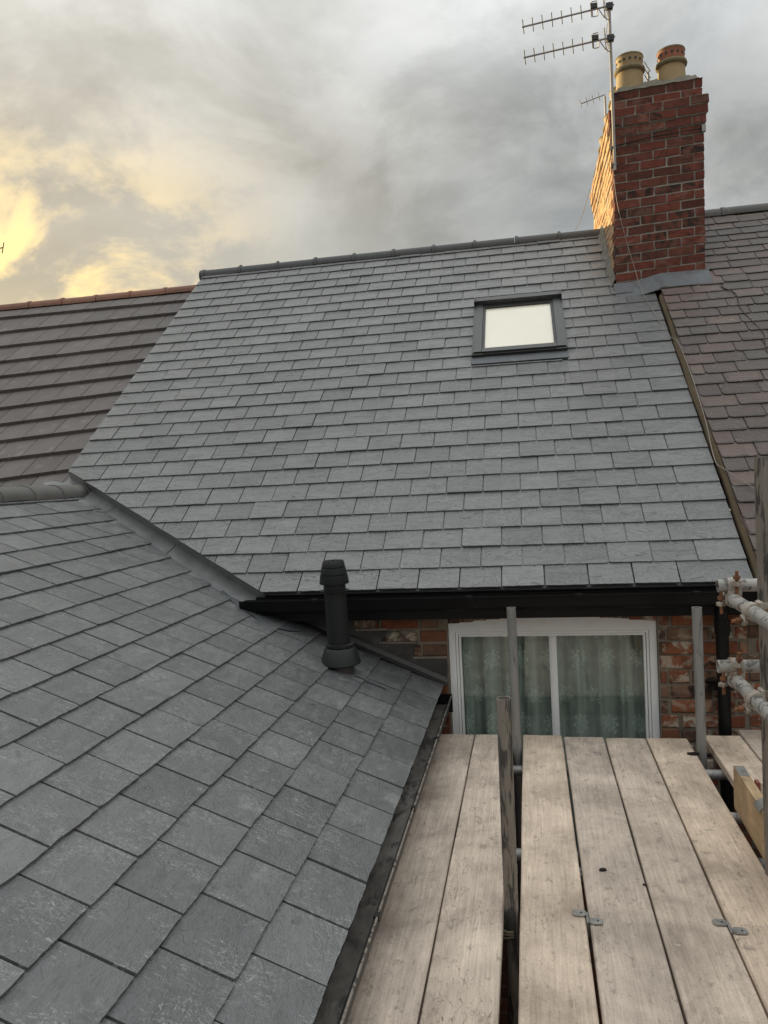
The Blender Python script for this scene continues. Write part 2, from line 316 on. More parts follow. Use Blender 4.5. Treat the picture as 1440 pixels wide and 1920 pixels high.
# ------------------------------------------------------------------ object helpers
WM = {}
def link(o, parent=None, world=Matrix.Identity(4)):
    COL.objects.link(o); WM[o.name] = world.copy()
    if parent is not None:
        o.parent = parent; o.matrix_parent_inverse = WM[parent.name].inverted()
    o.matrix_basis = world
    return o
def tag(o, label=None, cat=None, group=None, kind=None):
    if label: o['label'] = label
    if cat: o['category'] = cat
    if group: o['group'] = group
    if kind: o['kind'] = kind
    return o
def empty(name, loc, label=None, cat=None, group=None):
    o = bpy.data.objects.new(name, None); o.empty_display_size = .1
    link(o, None, Matrix.Translation(loc)); return tag(o, label, cat, group)
class MB:
    def __init__(s): s.v = []; s.f = []; s.tone = []
    def add(s, vs, fs, tone=None):
        o = len(s.v); s.v += [tuple(q) for q in vs]; s.f += [tuple(i + o for i in f) for f in fs]
        s.tone += [tone if tone is not None else 0.0] * len(fs)
        return s
    def box(s, x0, x1, y0, y1, z0, z1, mx=None, tone=None, jit=0.0):
        vs = [Vector((x, y, z)) for z in (z0, z1) for y in (y0, y1) for x in (x0, x1)]
        if jit: vs = [q + Vector([random.uniform(-jit, jit) for _ in range(3)]) for q in vs]
        if mx is not None: vs = [mx @ q for q in vs]
        return s.add(vs, [(0, 2, 3, 1), (4, 5, 7, 6), (0, 1, 5, 4), (2, 6, 7, 3), (0, 4, 6, 2), (1, 3, 7, 5)], tone)
    def tube(s, p0, p1, r, seg=14, r1=None, hollow=0.0, caps=True):
        p0, p1 = Vector(p0), Vector(p1); d = (p1 - p0).normalized()
        a = d.orthogonal().normalized(); b = d.cross(a); r1 = r if r1 is None else r1
        ring = lambda p, q: [p + (a * math.cos(2 * math.pi * i / seg) + b * math.sin(2 * math.pi * i / seg)) * q for i in range(seg)]
        n = seg
        if hollow:
            vs = ring(p0, r) + ring(p1, r1) + ring(p0, r - hollow) + ring(p1, r1 - hollow); fs = []
            for i in range(n):
                j = (i + 1) % n
                fs += [(i, j, n + j, n + i), (2 * n + j, 2 * n + i, 3 * n + i, 3 * n + j), (n + i, n + j, 3 * n + j, 3 * n + i), (j, i, 2 * n + i, 2 * n + j)]
        else:
            vs = ring(p0, r) + ring(p1, r1); fs = [(i, (i + 1) % n, n + (i + 1) % n, n + i) for i in range(n)]
            if caps: fs += [tuple(range(n - 1, -1, -1)), tuple(range(n, 2 * n))]
        return s.add(vs, fs)
    def path(s, pts, r, seg=6):
        pts = [Vector(q) for q in pts]; n = seg; vs = []; fs = []
        for k, q in enumerate(pts):
            d = (pts[min(k + 1, len(pts) - 1)] - pts[max(k - 1, 0)]).normalized()
            a = d.cross(Vector((.31, .2, .93))).normalized(); b = d.cross(a)
            vs += [q + (a * math.cos(2 * math.pi * i / n) + b * math.sin(2 * math.pi * i / n)) * r for i in range(n)]
        for k in range(len(pts) - 1):
            fs += [(k * n + i, k * n + (i + 1) % n, (k + 1) * n + (i + 1) % n, (k + 1) * n + i) for i in range(n)]
        fs += [tuple(range(n - 1, -1, -1)), tuple(range((len(pts) - 1) * n, len(pts) * n))]
        return s.add(vs, fs)
    def lathe(s, prof, c, seg=28, mx=None):
        vs = []; n = seg
        for r, z in prof:
            for i in range(n):
                a = 2 * math.pi * i / n; q = Vector((r * math.cos(a), r * math.sin(a), z))
                vs.append((mx @ q if mx is not None else q) + Vector(c))
        fs = [(k * n + i, k * n + (i + 1) % n, (k + 1) * n + (i + 1) % n, (k + 1) * n + i) for k in range(len(prof) - 1) for i in range(n)]
        return s.add(vs, fs)
    def prism(s, poly, dvec, tone=None):
        """closed prism: poly (list of Vectors, counter-clockwise seen from the side dvec points to) is the base"""
        n = len(poly); dv = Vector(dvec); a = [Vector(q) for q in poly]; b = [q + dv for q in a]
        return s.add(a + b, [tuple(range(n - 1, -1, -1)), tuple(range(n, 2 * n))] + [(i, (i + 1) % n, n + (i + 1) % n, n + i) for i in range(n)], tone)
    def mesh(s, name, smooth=None):
        me = bpy.data.meshes.new(name); me.from_pydata(s.v, [], s.f)
        if any(s.tone):
            at = me.attributes.new('tone', 'FLOAT', 'FACE'); at.data.foreach_set('value', s.tone)
        if smooth is not None:
            me.polygons.foreach_set('use_smooth', [True] * len(me.polygons)); me.set_sharp_from_angle(angle=R(smooth))
        me.update(); return me
    def build(s, name, m, parent=None, smooth=None, recentre=True, kind=None, label=None):
        wmx = Matrix.Identity(4)
        if recentre and s.v:
            lo = [min(q[i] for q in s.v) for i in range(3)]; hi = [max(q[i] for q in s.v) for i in range(3)]
            c = Vector(((lo[0] + hi[0]) / 2, (lo[1] + hi[1]) / 2, lo[2])); wmx = Matrix.Translation(c)
            s.v = [(q[0] - c.x, q[1] - c.y, q[2] - c.z) for q in s.v]
        me = s.mesh(name, smooth); me.materials.append(m)
        o = bpy.data.objects.new(name, me); link(o, parent, wmx)
        return tag(o, label, None, None, kind)
def inst(name, me, parent, wmx):
    o = bpy.data.objects.new(name, me); return link(o, parent, wmx)
def frame(o, X, Y, Z):
    return Matrix(((X[0], Y[0], Z[0], o[0]), (X[1], Y[1], Z[1], o[1]), (X[2], Y[2], Z[2], o[2]), (0, 0, 0, 1)))

# ------------------------------------------------------------------ slates
def clip(poly, a, b, c):
    """keep a*x+b*y<=c"""
    out = []
    for i in range(len(poly)):
        p, q = poly[i], poly[(i + 1) % len(poly)]
        fp, fq = a * p[0] + b * p[1] - c, a * q[0] + b * q[1] - c
        if fp <= 0: out.append(p)
        if fp * fq < 0:
            k = fp / (fp - fq); out.append((p[0] + (q[0] - p[0]) * k, p[1] + (q[1] - p[1]) * k))
    return out
def area(p): return abs(sum(p[i][0] * p[(i + 1) % len(p)][1] - p[(i + 1) % len(p)][0] * p[i][1] for i in range(len(p)))) / 2
GAPK = .8
def slate_mb(poly, th, slope, base_h, rag=.0022, chip=.25, rnd=random):
    """poly in (x, d), d=0 at the tail; the slate leans down towards its head; ragged dressed tail"""
    pts = []
    n = len(poly)
    for i in range(n):
        p, q = poly[i], poly[(i + 1) % n]
        L = math.hypot(q[0] - p[0], q[1] - p[1])
        tail = abs(q[1] - p[1]) < .02 and p[1] < .03 and q[1] < .03
        k = max(1, int(L / (.016 if tail else .12)))
        wk = 0.0
        for j in range(k):
            f = j / k; x, y = p[0] + (q[0] - p[0]) * f, p[1] + (q[1] - p[1]) * f
            if tail and j: wk = wk * .5 + rnd.uniform(-rag, rag) * .6; y += wk
            if tail and j == 0 and rnd.random() < chip: y += rnd.uniform(.002, .007)
            if not tail: x += rnd.uniform(-rag, rag) * .5
            pts.append((x, y))
    hh = lambda y: base_h + GAPK * th - slope * 1.2 * y
    top = [Vector((x, y, hh(y) + th)) for x, y in pts]; bot = [Vector((x, y, hh(y))) for x, y in pts]; m = len(pts)
    return top, bot, m
def slate_faces(m): return [tuple(range(m))] + [((i + 1) % m, i, m + i, m + (i + 1) % m) for i in range(m)]
VAR = {}
def slate_variant(w_, L, th, slope, base_h, tag_, k, rag=.0022, chip=.25):
    key = (tag_, round(w_, 3), k)
    if key not in VAR:
        poly = [(-w_ / 2, 0), (w_ / 2, 0), (w_ / 2, L), (-w_ / 2, L)]
        t_, b_, m = slate_mb(poly, th, slope, base_h, rag, chip); mb = MB().add(t_ + b_, slate_faces(m)); VAR[key] = mb.mesh('slate')
    return VAR[key]
def put_slate(poly_or_w, x, s, FR, L, th, parent, m, tag_, stuff=None, gap=.0075, lift=None, rag=.0022, chip=.25):
    """one slate with its tail at (x, s) of the roof frame FR"""
    slope = 2 * th / L; lift = random.choice([0, .0008, .0015, .0035]) * random.random() * 1.4 if lift is None else lift
    loc = FR @ Matrix.Translation((x, s, lift)) @ Matrix.Rotation(random.gauss(0, .0022), 4, 'Z') @ Matrix.Rotation(random.gauss(0, .004), 4, 'Y') @ Matrix.Rotation(random.uniform(-.001, .004), 4, 'X')
    if isinstance(poly_or_w, float):
        w_ = poly_or_w - gap
        if stuff is None:
            me = slate_variant(w_, L, th, slope, 2 * th, tag_, random.randrange(9), rag, chip)
            if not me.materials: me.materials.append(m)
            return inst('slate', me, parent, loc)
        poly = [(-w_ / 2, 0), (w_ / 2, 0), (w_ / 2, L), (-w_ / 2, L)]
    else: poly = poly_or_w
    t_, b_, mm = slate_mb(poly, th, slope, 2 * th, rag, chip)
    if stuff is not None:
        lm = FR.inverted() @ loc
        stuff.add([lm @ q for q in t_ + b_], slate_faces(mm), random.uniform(.02, .98)); return None
    me = MB().add(t_ + b_, slate_faces(mm)).mesh('slate'); me.materials.append(m)
    return inst('slate', me, parent, loc)

# ================================================================== GROUND
g = MB().add([(-400, -400, 0), (400, -400, 0), (400, 400, 0), (-400, 400, 0)], [(0, 1, 2, 3)]).build('ground', M_ground, recentre=False); tag(g, kind='structure')
tag(g, 'grey paved yard ground below the scaffold', None)

yw = MB().box(2.75, 2.97, -5.0, 4.55, 0, 2.9).build('added_yard_wall', M_brickwall, recentre=True); tag(yw, 'added unseen brick wall darkening the yard, beyond the outer end of the scaffold', 'wall')  # both walls stand out of view, added to darken the gaps below the boards
yw = MB().box(-.6, 2.75, -5.0, -4.78, 0, 2.9).build('added_yard_wall', M_brickwall, recentre=True); tag(yw, 'added unseen brick back wall darkening the yard under the scaffold', 'wall')
# ================================================================== MIDDLE HOUSE
TH = R(37.6); CT, ST = math.cos(TH), math.sin(TH)
EY, EZ = 4.42, 3.791
FM = frame((0, EY, EZ), (1, 0, 0), (0, CT, ST), (0, -ST, CT))
VX0, VX1 = -3.53, 1.175
RIDGE_Y = 8.42; RIDGE_Z = EZ + (RIDGE_Y - EY) * math.tan(TH)
house = empty('terraced_house', (0, 6.5, 0), 'brick terraced house with new grey slate roof, roof window and white lace-curtained window', 'house')
# deck of the roof, front and rear slope, one closed slab
prof = [(EY + .03, EZ - .0), (RIDGE_Y, RIDGE_Z - .02), (RIDGE_Y + 4.0, EZ), (RIDGE_Y + 3.95, EZ - .10), (RIDGE_Y, RIDGE_Z - .16), (EY + .05, EZ - .10)]
def slab(prof, x0, x1):
    return MB().prism([Vector((x0, y, z)) for y, z in prof], (x1 - x0, 0, 0))
VLY = lambda x: (-1.605 - x) * .709
dk = [(VX1 - .01, .03), (VX1 - .01, 5.02), (VX0 + .02, 5.02), (VX0 + .02, VLY(VX0) + .16), (-1.60, .13), (-1.60, .03)]
mb = MB().prism([FM @ Vector((x, q, -.10)) for x, q in dk], FM.to_3x3() @ Vector((0, 0, .10)))
mb.prism([Vector((VX0 + .02, y, z)) for y, z in [(RIDGE_Y + .02, RIDGE_Z - .03), (RIDGE_Y + 4.0, EZ), (RIDGE_Y + 3.95, EZ - .10), (RIDGE_Y + .02, RIDGE_Z - .16)]], (VX1 - VX0 - .03, 0, 0))
roof = mb.build('roof', M_deck, house, recentre=False)
GA = [0.0, .169, .342, .512, .688, .866, 1.046, 1.226, 1.406, 1.585, 1.763, 1.946, 2.128, 2.303, 2.487, 2.672, 2.845, 3.023, 3.203, 3.385, 3.573, 3.762, 3.946, 4.146, 4.338, 4.535, 4.73, 4.90]
GL = .38; SW = .2425
# openings in the slating: roof window and chimney, in (x, s)
WX0, WX1, WS0, WS1 = -.405, .355, 2.50, 3.62
CHX0, CHS = .865, 3.70
valley = lambda x: (-1.605 - x) * .709
cands = []
for k, s in enumerate(GA):
    off = .80 if k % 2 == 0 else .80 + SW / 2
    edges = [VX1] + [off - SW * j for j in range(40)]
    edges = [e for e in edges if e > VX0 + .10] + [VX0]
    for a, b in zip(edges[1:], edges[:-1]):
        cands.append((k, s, a, b))
single = 0; stuff_main = MB()
for k, s, a, b in cands:
    L = GL if s + GL < 5.03 else max(.09, 5.03 - s)
    full = True
    g2 = .0037
    poly = [(a + g2, s), (b - g2, s), (b - g2, s + L), (a + g2, s + L)]
    pieces = [poly]
    if a < -1.5 and s < 1.6:
        q = clip(poly, -.709, -1.0, 1.605 * .709); full = full and len(q) == 4 and abs(area(q) - area(poly)) < 1e-6; pieces = [q] if len(q) > 2 else []
    out = []
    for q in pieces:
        if not q: continue
        xs = [p_[0] for p_ in q]; ss = [p_[1] for p_ in q]
        if max(xs) > WX0 and min(xs) < WX1 and max(ss) > WS0 and min(ss) < WS1:
            full = False
            for cl_ in ((1, 0, WX0), (-1, 0, -WX1)): out.append(clip(q, *cl_))
            mid = clip(clip(q, -1, 0, -WX0), 1, 0, WX1)
            if mid: out += [clip(mid, 0, 1, WS0), clip(mid, 0, -1, -WS1)]
        elif max(xs) > CHX0 and max(ss) > CHS:
            full = False
            out.append(clip(q, 1, 0, CHX0)); r_ = clip(q, -1, 0, -CHX0)
            if r_: out.append(clip(r_, 0, 1, CHS))
        else: out.append(q)
    for q in out:
        if len(q) < 3 or area(q) < .0012: continue
        smin = min(p_[1] for p_ in q)
        vis_piece = smin < s + .16 or not full
        st_ = None if single < 297 else stuff_main
        if st_ is None: single += 1
        if full and L == GL:
            put_slate(float(b - a), (a + b) / 2, s, FM, L, .0088, roof, M_slate, 'm', st_)
        else:
            cx = sum(p_[0] for p_ in q) / len(q)
            put_slate([(p_[0] - cx, p_[1] - s) for p_ in q], cx, s, FM, L, .0088, roof, M_slate, 'm', st_)
if stuff_main.f:
    me = stuff_main.mesh('upper_slates'); me.materials.append(M_slate)
    tag(inst('upper_slates', me, roof, FM), None, None, None, 'stuff')
# under-eave course
MB().box(-1.6, VX1 - .004, .004, .2, -.004, .006, FM).build('eave_underslate', M_slate, roof, recentre=False)

def ridge_run(p0, p1, n, r, m, parent, gap=.004, lip=.008, sq=1.0, name='ridge_tile', side=0.0):
    p0, p1 = Vector(p0), Vector(p1); L = (p1 - p0).length / n; d = (p1 - p0).normalized()
    sidev = d.cross(Vector((0, 0, 1))).normalized(); up = sidev.cross(d)
    for i in range(n):
        mb = MB(); dz_ = random.uniform(-.003, .003)
        segs = [(0, r + lip), (.035, r + lip), (.037, r), (L - gap, r)]
        vs = []; N = 11
        for kk, (a, rr) in enumerate(segs + [(L - gap, r - .014), (0, r - .014)]):
            for j in range(N):
                th_ = R(-8) + (math.pi + R(16)) * j / (N - 1)
                vs.append(p0 + d * (i * L + a) + sidev * (rr * math.cos(th_)) + up * (rr * sq * math.sin(th_) + dz_))
        fs = [(q * N + j, (q + 1) * N + j, (q + 1) * N + j + 1, q * N + j + 1) for q in range(5) for j in range(N - 1)]
        fs += [(5 * N + j, j, j + 1, 5 * N + j + 1) for j in range(N - 1)]
        fs += [tuple(q * N for q in range(6)), tuple(q * N + N - 1 for q in range(5, -1, -1))]
        mb.add(vs, fs).build(name, m, parent, smooth=40)
ridge_run((-3.55, RIDGE_Y, RIDGE_Z - .012), (.85, RIDGE_Y, RIDGE_Z - .012), 10, .072, M_ridge_dark, roof)
cap = MB().tube((-3.575, RIDGE_Y, RIDGE_Z - .012), (-3.548, RIDGE_Y, RIDGE_Z - .012), .071, 20); cap.build('ridge_end_cap', M_ridge_dark, roof, smooth=40)
for i in range(1, 10):
    x = -3.55 + .44 * i
    MB().box(x + .005, x + .03, RIDGE_Y - .010, RIDGE_Y + .010, RIDGE_Z + .060, RIDGE_Z + .074).build('ridge_clip', M_black, roof)

# ---- fascia, gutter, downpipe
MB().box(-1.66, VX1 + .02, 4.445, 4.566, 3.625, 3.775).build('fascia', M_black, house)
gp = [(4.425, 3.765), (4.425, 3.735), (4.41, 3.70), (4.38, 3.685), (4.35, 3.69), (4.325, 3.715), (4.31, 3.765), (4.300, 3.772), (4.300, 3.778), (4.316, 3.776), (4.331, 3.72), (4.352, 3.697), (4.38, 3.692), (4.406, 3.705), (4.420, 3.738), (4.420, 3.765)]
gx0, gx1 = -1.715, 1.20
gut = MB().prism([Vector((gx0, y, z)) for y, z in gp], (gx1 - gx0, 0, 0)).build('gutter', M_black, house, smooth=50)
MB().prism([Vector((gx0 - .004, y, z)) for y, z in gp[:7]], (.006, 0, 0)).build('stop_end', M_black, gut)
for x in (-1.25, -.35, .25, .86):
    MB().box(x - .018, x + .018, 4.296, 4.318, 3.768, 3.782).build('gutter_clip', M_black, gut)
dp = MB().tube((1.012, 4.44, 1.2), (1.012, 4.44, 3.70), .034, 20).build('downpipe', M_black, house, smooth=40)
MB().tube((1.012, 4.44, 3.52), (1.012, 4.44, 3.60), .040, 20).build('pipe_socket', M_black, dp, smooth=40)
MB().box(.95, 1.075, 4.47, 4.568, 3.20, 3.225).build('pipe_bracket', M_black, dp)

# ---- walls
WY = 4.57
wall = MB()
OPX0, OPX1, OPZ0, ZT = -.512, .697, 2.02, 3.70
mor = .010
def wall_cells(mb, cells):
    for (x0, x1, z0, z1) in cells: mb.box(x0, x1, WY + mor, WY + .24, z0, z1)
wall_cells(wall, [(VX0, OPX0, 2.5, ZT), (OPX1, VX1, 2.5, ZT)])
hw = wall.build('wall', M_mortar, house, recentre=False)
MB().box(VX0, OPX0, WY + .004, WY + .24, 0, 2.5).box(OPX1, VX1, WY + .004, WY + .24, 0, 2.5).box(OPX0, OPX1, WY + .004, WY + .24, 0, OPZ0).build('lower_wall', M_brickwall, house, recentre=False)
MB().box(VX0, VX1, 12.1, 12.34, 0, 3.75).build('rear_wall', M_brickwall, house, recentre=False)
for x in (VX0 + .02, VX1 - .14):
    poly = [Vector((x, y, z)) for y, z in [(WY + .25, 0), (12.1, 0), (12.1, 3.65), (RIDGE_Y, RIDGE_Z - .2), (WY + .25, 3.75)]]
    MB().prism(poly, (.12, 0, 0)).build('party_wall', M_brickwall, house, recentre=False)
# arch: segmental head over the opening
ACX = (OPX0 + OPX1) / 2; ARISE = .035; half = (OPX1 - OPX0) / 2
AR = (half * half + ARISE * ARISE) / (2 * ARISE); AZ0 = 3.568
arch_z = lambda x: AZ0 + ARISE - (AR - math.sqrt(max(0, AR * AR - (x - ACX) ** 2)))
pts = [Vector((OPX0 + (OPX1 - OPX0) * i / 16, WY + mor, 0)) for i in range(17)]
lint = MB().prism([Vector((q.x, WY + mor, arch_z(q.x) + .004)) for q in pts] + [Vector((OPX1, WY + mor, ZT)), Vector((OPX0, WY + mor, ZT))], (0, .23, 0))
lint.build('lintel_mortar', M_mortar, house, recentre=False)
def brick_box(x0, x1, y0, y1, z0, z1, jit=.0018):
    """front-chamfered brick facing -y"""
    c = .006
    P = [(x0, y0 + c, z0), (x1, y0 + c, z0), (x1, y0 + c, z1), (x0, y0 + c, z1), (x0 + c, y0, z0 + c), (x1 - c, y0, z0 + c), (x1 - c, y0, z1 - c), (x0 + c, y0, z1 - c), (x0, y1, z0), (x1, y1, z0), (x1, y1, z1), (x0, y1, z1)]
    P = [Vector(q) + Vector([random.uniform(-jit, jit) for _ in range(3)]) for q in P]
    return MB().add(P, [(4, 5, 6, 7), (0, 1, 5, 4), (1, 2, 6, 5), (2, 3, 7, 6), (3, 0, 4, 7), (0, 8, 9, 1), (1, 9, 10, 2), (2, 10, 11, 3), (3, 11, 8, 0)])
def brick_field(parent, x0, x1, z0, rows, pitch, hole=None, ylev=WY):
    for r_ in range(rows):
        z = z0 + r_ * pitch + random.uniform(-.003, .003); x = x0 - random.uniform(.0, .12)
        hdr = r_ % 2
        while x < x1 - .01:
            L = random.choice([.222, .222, .225, .108]) if hdr else random.choice([.222, .222, .22, .105])
            a, b = max(x, x0), min(x + L, x1)
            x += L + random.uniform(.012, .020)
            hz = pitch - random.uniform(.013, .019)
            if hole:
                cx = (a + b) / 2
                if b > hole[0] and a < hole[1]:
                    if a < hole[0] - .03: b = hole[0] - .004
                    elif b > hole[1] + .03: a = hole[1] + .004
                    else: continue
            if b - a < .03: continue
            yy = ylev + random.uniform(-.004, .004)
            brick_box(a, b, yy, yy + .06, z, z + hz, .003).build('brick', M_brick, parent)
brick_field(hw, -1.62, VX1 - .003, 2.62, 12, .0845, (OPX0 - .002, OPX1 + .002))
# arch bricks on edge
n = 15
for i in range(n):
    x0 = OPX0 + (OPX1 - OPX0) * i / n + .006; x1 = OPX0 + (OPX1 - OPX0) * (i + 1) / n - .006
    z = arch_z((x0 + x1) / 2) + .002
    brick_box(x0, x1, WY + random.uniform(-.004, .002), WY + .07, z, min(z + .1, 3.66), .003).build('brick', M_brick, hw)
# reveals
for x in (OPX0, OPX1): MB().box(x - .001, x + .001, WY + .012, WY + .06, 2.02, 3.566).build('reveal', M_concrete, hw)

# ---- window
FY = WY + .035
win = empty('window', (ACX, FY, OPZ0)); COL.objects.unlink(win)
pts = [(OPX0 + .004, OPZ0)] + [(OPX0 + .004 + (OPX1 - OPX0 - .008) * i / 14, arch_z(OPX0 + (OPX1 - OPX0) * i / 14) - .002) for i in range(15)] + [(OPX1 - .004, OPZ0)]
outer = [Vector((x, FY, z)) for x, z in pts]
IX0, IX1, IZ1 = OPX0 + .043, OPX1 - .043, 3.515
inner = [Vector((IX0, FY, OPZ0))] + [Vector((IX0 + (IX1 - IX0) * i / 14, FY, IZ1)) for i in range(15)] + [Vector((IX1, FY, OPZ0))]
mb = MB(); n = len(outer)
mb.add(outer + inner, [(i, n + i, n + i + 1, i + 1) for i in range(n - 1)])
mb.add([q + Vector((0, .0, 0)) for q in inner] + [q + Vector((0, .05, 0)) for q in inner], [(i, n + i, n + i + 1, i + 1) for i in range(n - 1)])
mb.add(outer + [q + Vector((0, .08, 0)) for q in outer], [(i + 1, n + i + 1, n + i, i) for i in range(n - 1)])
bpy.data.objects.remove(win)
win = mb.build('window', M_white, house, recentre=False)
def rectframe(x0, x1, z0, z1, w_, y0, y1, bottom=True):
    m_ = MB().box(x0, x0 + w_, y0, y1, z0, z1).box(x1 - w_, x1, y0, y1, z0, z1).box(x0 + w_, x1 - w_, y0, y1, z1 - w_, z1)
    if bottom: m_.box(x0 + w_, x1 - w_, y0, y1, z0, z0 + w_)
    return m_
rectframe(IX0 + .002, IX1 - .002, OPZ0 + .01, IZ1 - .003, .014, FY + .010, FY + .05).build('staff_bead', M_white, win)
rectframe(IX0 + .019, IX1 - .019, OPZ0 + .03, IZ1 - .020, .013, FY + .019, FY + .06).build('sash_frame', M_white, win)
MB().box(.086, .128, FY + .016, FY + .06, OPZ0 + .05, IZ1 - .034).box(.098, .116, FY + .006, FY + .016, OPZ0 + .05, IZ1 - .034).build('mullion', M_white, win)
for a, b in ((IX0 + .034, .084), (.130, IX1 - .034)):
    MB().box(a, b, FY + .045, FY + .049, OPZ0 + .05, IZ1 - .035).build('pane', M_glass, win)
mb = MB(); N = 160; zs = [2.1, 2.5, 2.9, 3.2, 3.47]
for zi, z in enumerate(zs):
    for i in range(N + 1):
        x = IX0 + .03 + (IX1 - IX0 - .06) * i / N
        y = FY + .125 + .024 * math.sin(x * 47 + .6 * math.sin(z * 5)) + .014 * math.sin(x * 101 + 1 + z)
        mb.v.append((x, y, z))
for zi in range(len(zs) - 1):
    for i in range(N): mb.f.append((zi * (N + 1) + i, zi * (N + 1) + i + 1, (zi + 1) * (N + 1) + i + 1, (zi + 1) * (N + 1) + i)); mb.tone.append(0)
mb.build('lace_curtain', M_lace, win, smooth=60, recentre=False)
# the room behind
MB().add([(-1.3, 4.82, 1.4), (1.15, 4.82, 1.4), (1.15, 7.4, 1.4), (-1.3, 7.4, 1.4), (-1.3, 4.82, 3.62), (1.15, 4.82, 3.62), (1.15, 7.4, 3.62), (-1.3, 7.4, 3.62)],
         [(0, 1, 2, 3), (7, 6, 5, 4), (2, 6, 7, 3), (0, 3, 7, 4), (1, 5, 6, 2)]).build('room', M_room, house, recentre=False)

# ---- roof window
def fbox(x0, x1, s0, s1, h0, h1): return MB().box(x0, x1, s0, s1, h0, h1, FM)
rw = fbox(-.385, .335, 2.63, 3.55, -.02, .05).build('roof_window', M_frame_dark, house, recentre=False)
rx0, rx1, rs0, rs1 = -.40, .352, 2.615, 3.575
def part(name, mb, m, p=rw, smooth=None): return mb.build(name, m, p, smooth=smooth, recentre=False)
part('side_cover', fbox(rx0, rx0 + .068, rs0 + .03, rs1 - .05, .04, .078), M_frame)
part('side_cover', fbox(rx1 - .068, rx1, rs0 + .03, rs1 - .05, .04, .078), M_frame)
part('edge_strip', fbox(rx0 - .012, rx0 + .006, rs0 + .02, rs1, .0, .070), M_frame)
part('edge_strip', fbox(rx1 - .006, rx1 + .012, rs0 + .02, rs1, .0, .070), M_frame)
part('bottom_cover', fbox(rx0 + .072, rx1 - .072, rs0 + .02, rs0 + .075, .045, .082), M_frame)
part('front_rail', fbox(rx0 - .008, rx1 + .008, rs0, rs0 + .022, .004, .066), M_frame_dark)
part('top_hood', fbox(rx0 + .01, rx1 - .01, rs1 - .065, rs1 + .0, .05, .115), M_frame)
part('hood_end', fbox(rx0 - .014, rx0 + .009, rs1 - .08, rs1 + .004, .02, .12), M_frame_dark)
part('hood_end', fbox(rx1 - .009, rx1 + .014, rs1 - .08, rs1 + .004, .02, .12), M_frame_dark)
part('top_recess', fbox(rx0 + .072, rx1 - .072, rs1 - .12, rs1 - .066, .05, .068), M_frame_dark)
sx0, sx1, ss0, ss1 = rx0 + .070, rx1 - .070, rs0 + .078, rs1 - .085
part('sash', MB().box(sx0, sx0 + .022, ss0, ss1, .05, .070, FM).box(sx1 - .022, sx1, ss0, ss1, .05, .070, FM).box(sx0 + .022, sx1 - .022, ss0, ss0 + .022, .05, .070, FM), M_frame_dark)
part('pane', fbox(sx0 + .022, sx1 - .022, ss0 + .022, ss1, .0605, .0645), M_glass_roof)
part('blind', fbox(sx0 + .022, sx1 - .022, ss0 + .022, ss1, .052, .055), M_blind)
part('apron_flashing', MB().add([FM @ Vector(q) for q in [(rx0 - .012, rs0 - .10, .040), (rx1 + .012, rs0 - .10, .040), (rx1 + .012, rs0 + .01, .044), (rx0 - .012, rs0 + .01, .044), (rx0 - .012, rs0 - .10, .012), (rx1 + .012, rs0 - .10, .012)]], [(0, 1, 2, 3), (4, 5, 1, 0)]), M_lead_blue)

# ================================================================== REAR EXTENSION
KE = .4405; AE = math.atan(KE); CE, SE = math.cos(AE), math.sin(AE)
FE = frame((-.555, 0, 3.187), (0, 1, 0), (-CE, 0, SE), (SE, 0, CE))
ext = empty('rear_extension', (-2.4, 2.0, 0), 'single lean extension with scuffed dark slate roof and black flue', 'extension')
ERX = -3.41; DR = (-.555 - ERX) / CE
zr = 3.187 + DR * SE
Y0E = -.9
eprof = [(-.575, 3.187 - .005), (ERX, zr - .02), (ERX - 2.2, zr - .02 - 2.2 * KE), (ERX - 2.2, zr - .14 - 2.2 * KE), (ERX, zr - .14), (-.59, 3.187 - .10)]
eroof = MB().prism([Vector((x, Y0E, z)) for x, z in reversed(eprof)], (0, 4.56 - Y0E, 0)).build('roof', M_deck, ext, recentre=False)
MB().box(-.80, -.615, Y0E + .05, 4.57, 0, 3.06).box(ERX - 2.1, -.80, Y0E + .05, Y0E + .25, 0, 3.0).box(ERX - 2.1, ERX - 1.9, Y0E + .25, 4.57, 0, 3.3).build('wall', M_brickwall, ext, recentre=False)
MB().prism([Vector((x, Y0E + .1, z)) for x, z in [(-.8, 3.0), (ERX, zr - .2), (ERX - 2.0, 3.3), (ERX - 2.0, 3.0)]][::-1], (0, .12, 0)).build('gable', M_brickwall, ext, recentre=False)
GE = [0.0, .203, .405, .604, .805, 1.005, 1.193, 1.387, 1.577, 1.768, 1.972, 2.185, 2.376, 2.59, 2.79, 2.985]
LE = .44; WE = .2415
st_ext = MB(); cnt = 0; lst = []
for k, dd in enumerate(GE):
    off = 2.265 + (0 if k % 2 == 0 else WE / 2)
    lo = off - WE * 16; j = 0
    while lo + WE * j < 5.6:
        lst.append((k, dd, lo + WE * j, lo + WE * (j + 1))); j += 1
lst.sort(key=lambda q: -q[2])
FLU = (-1.048, 4.06)
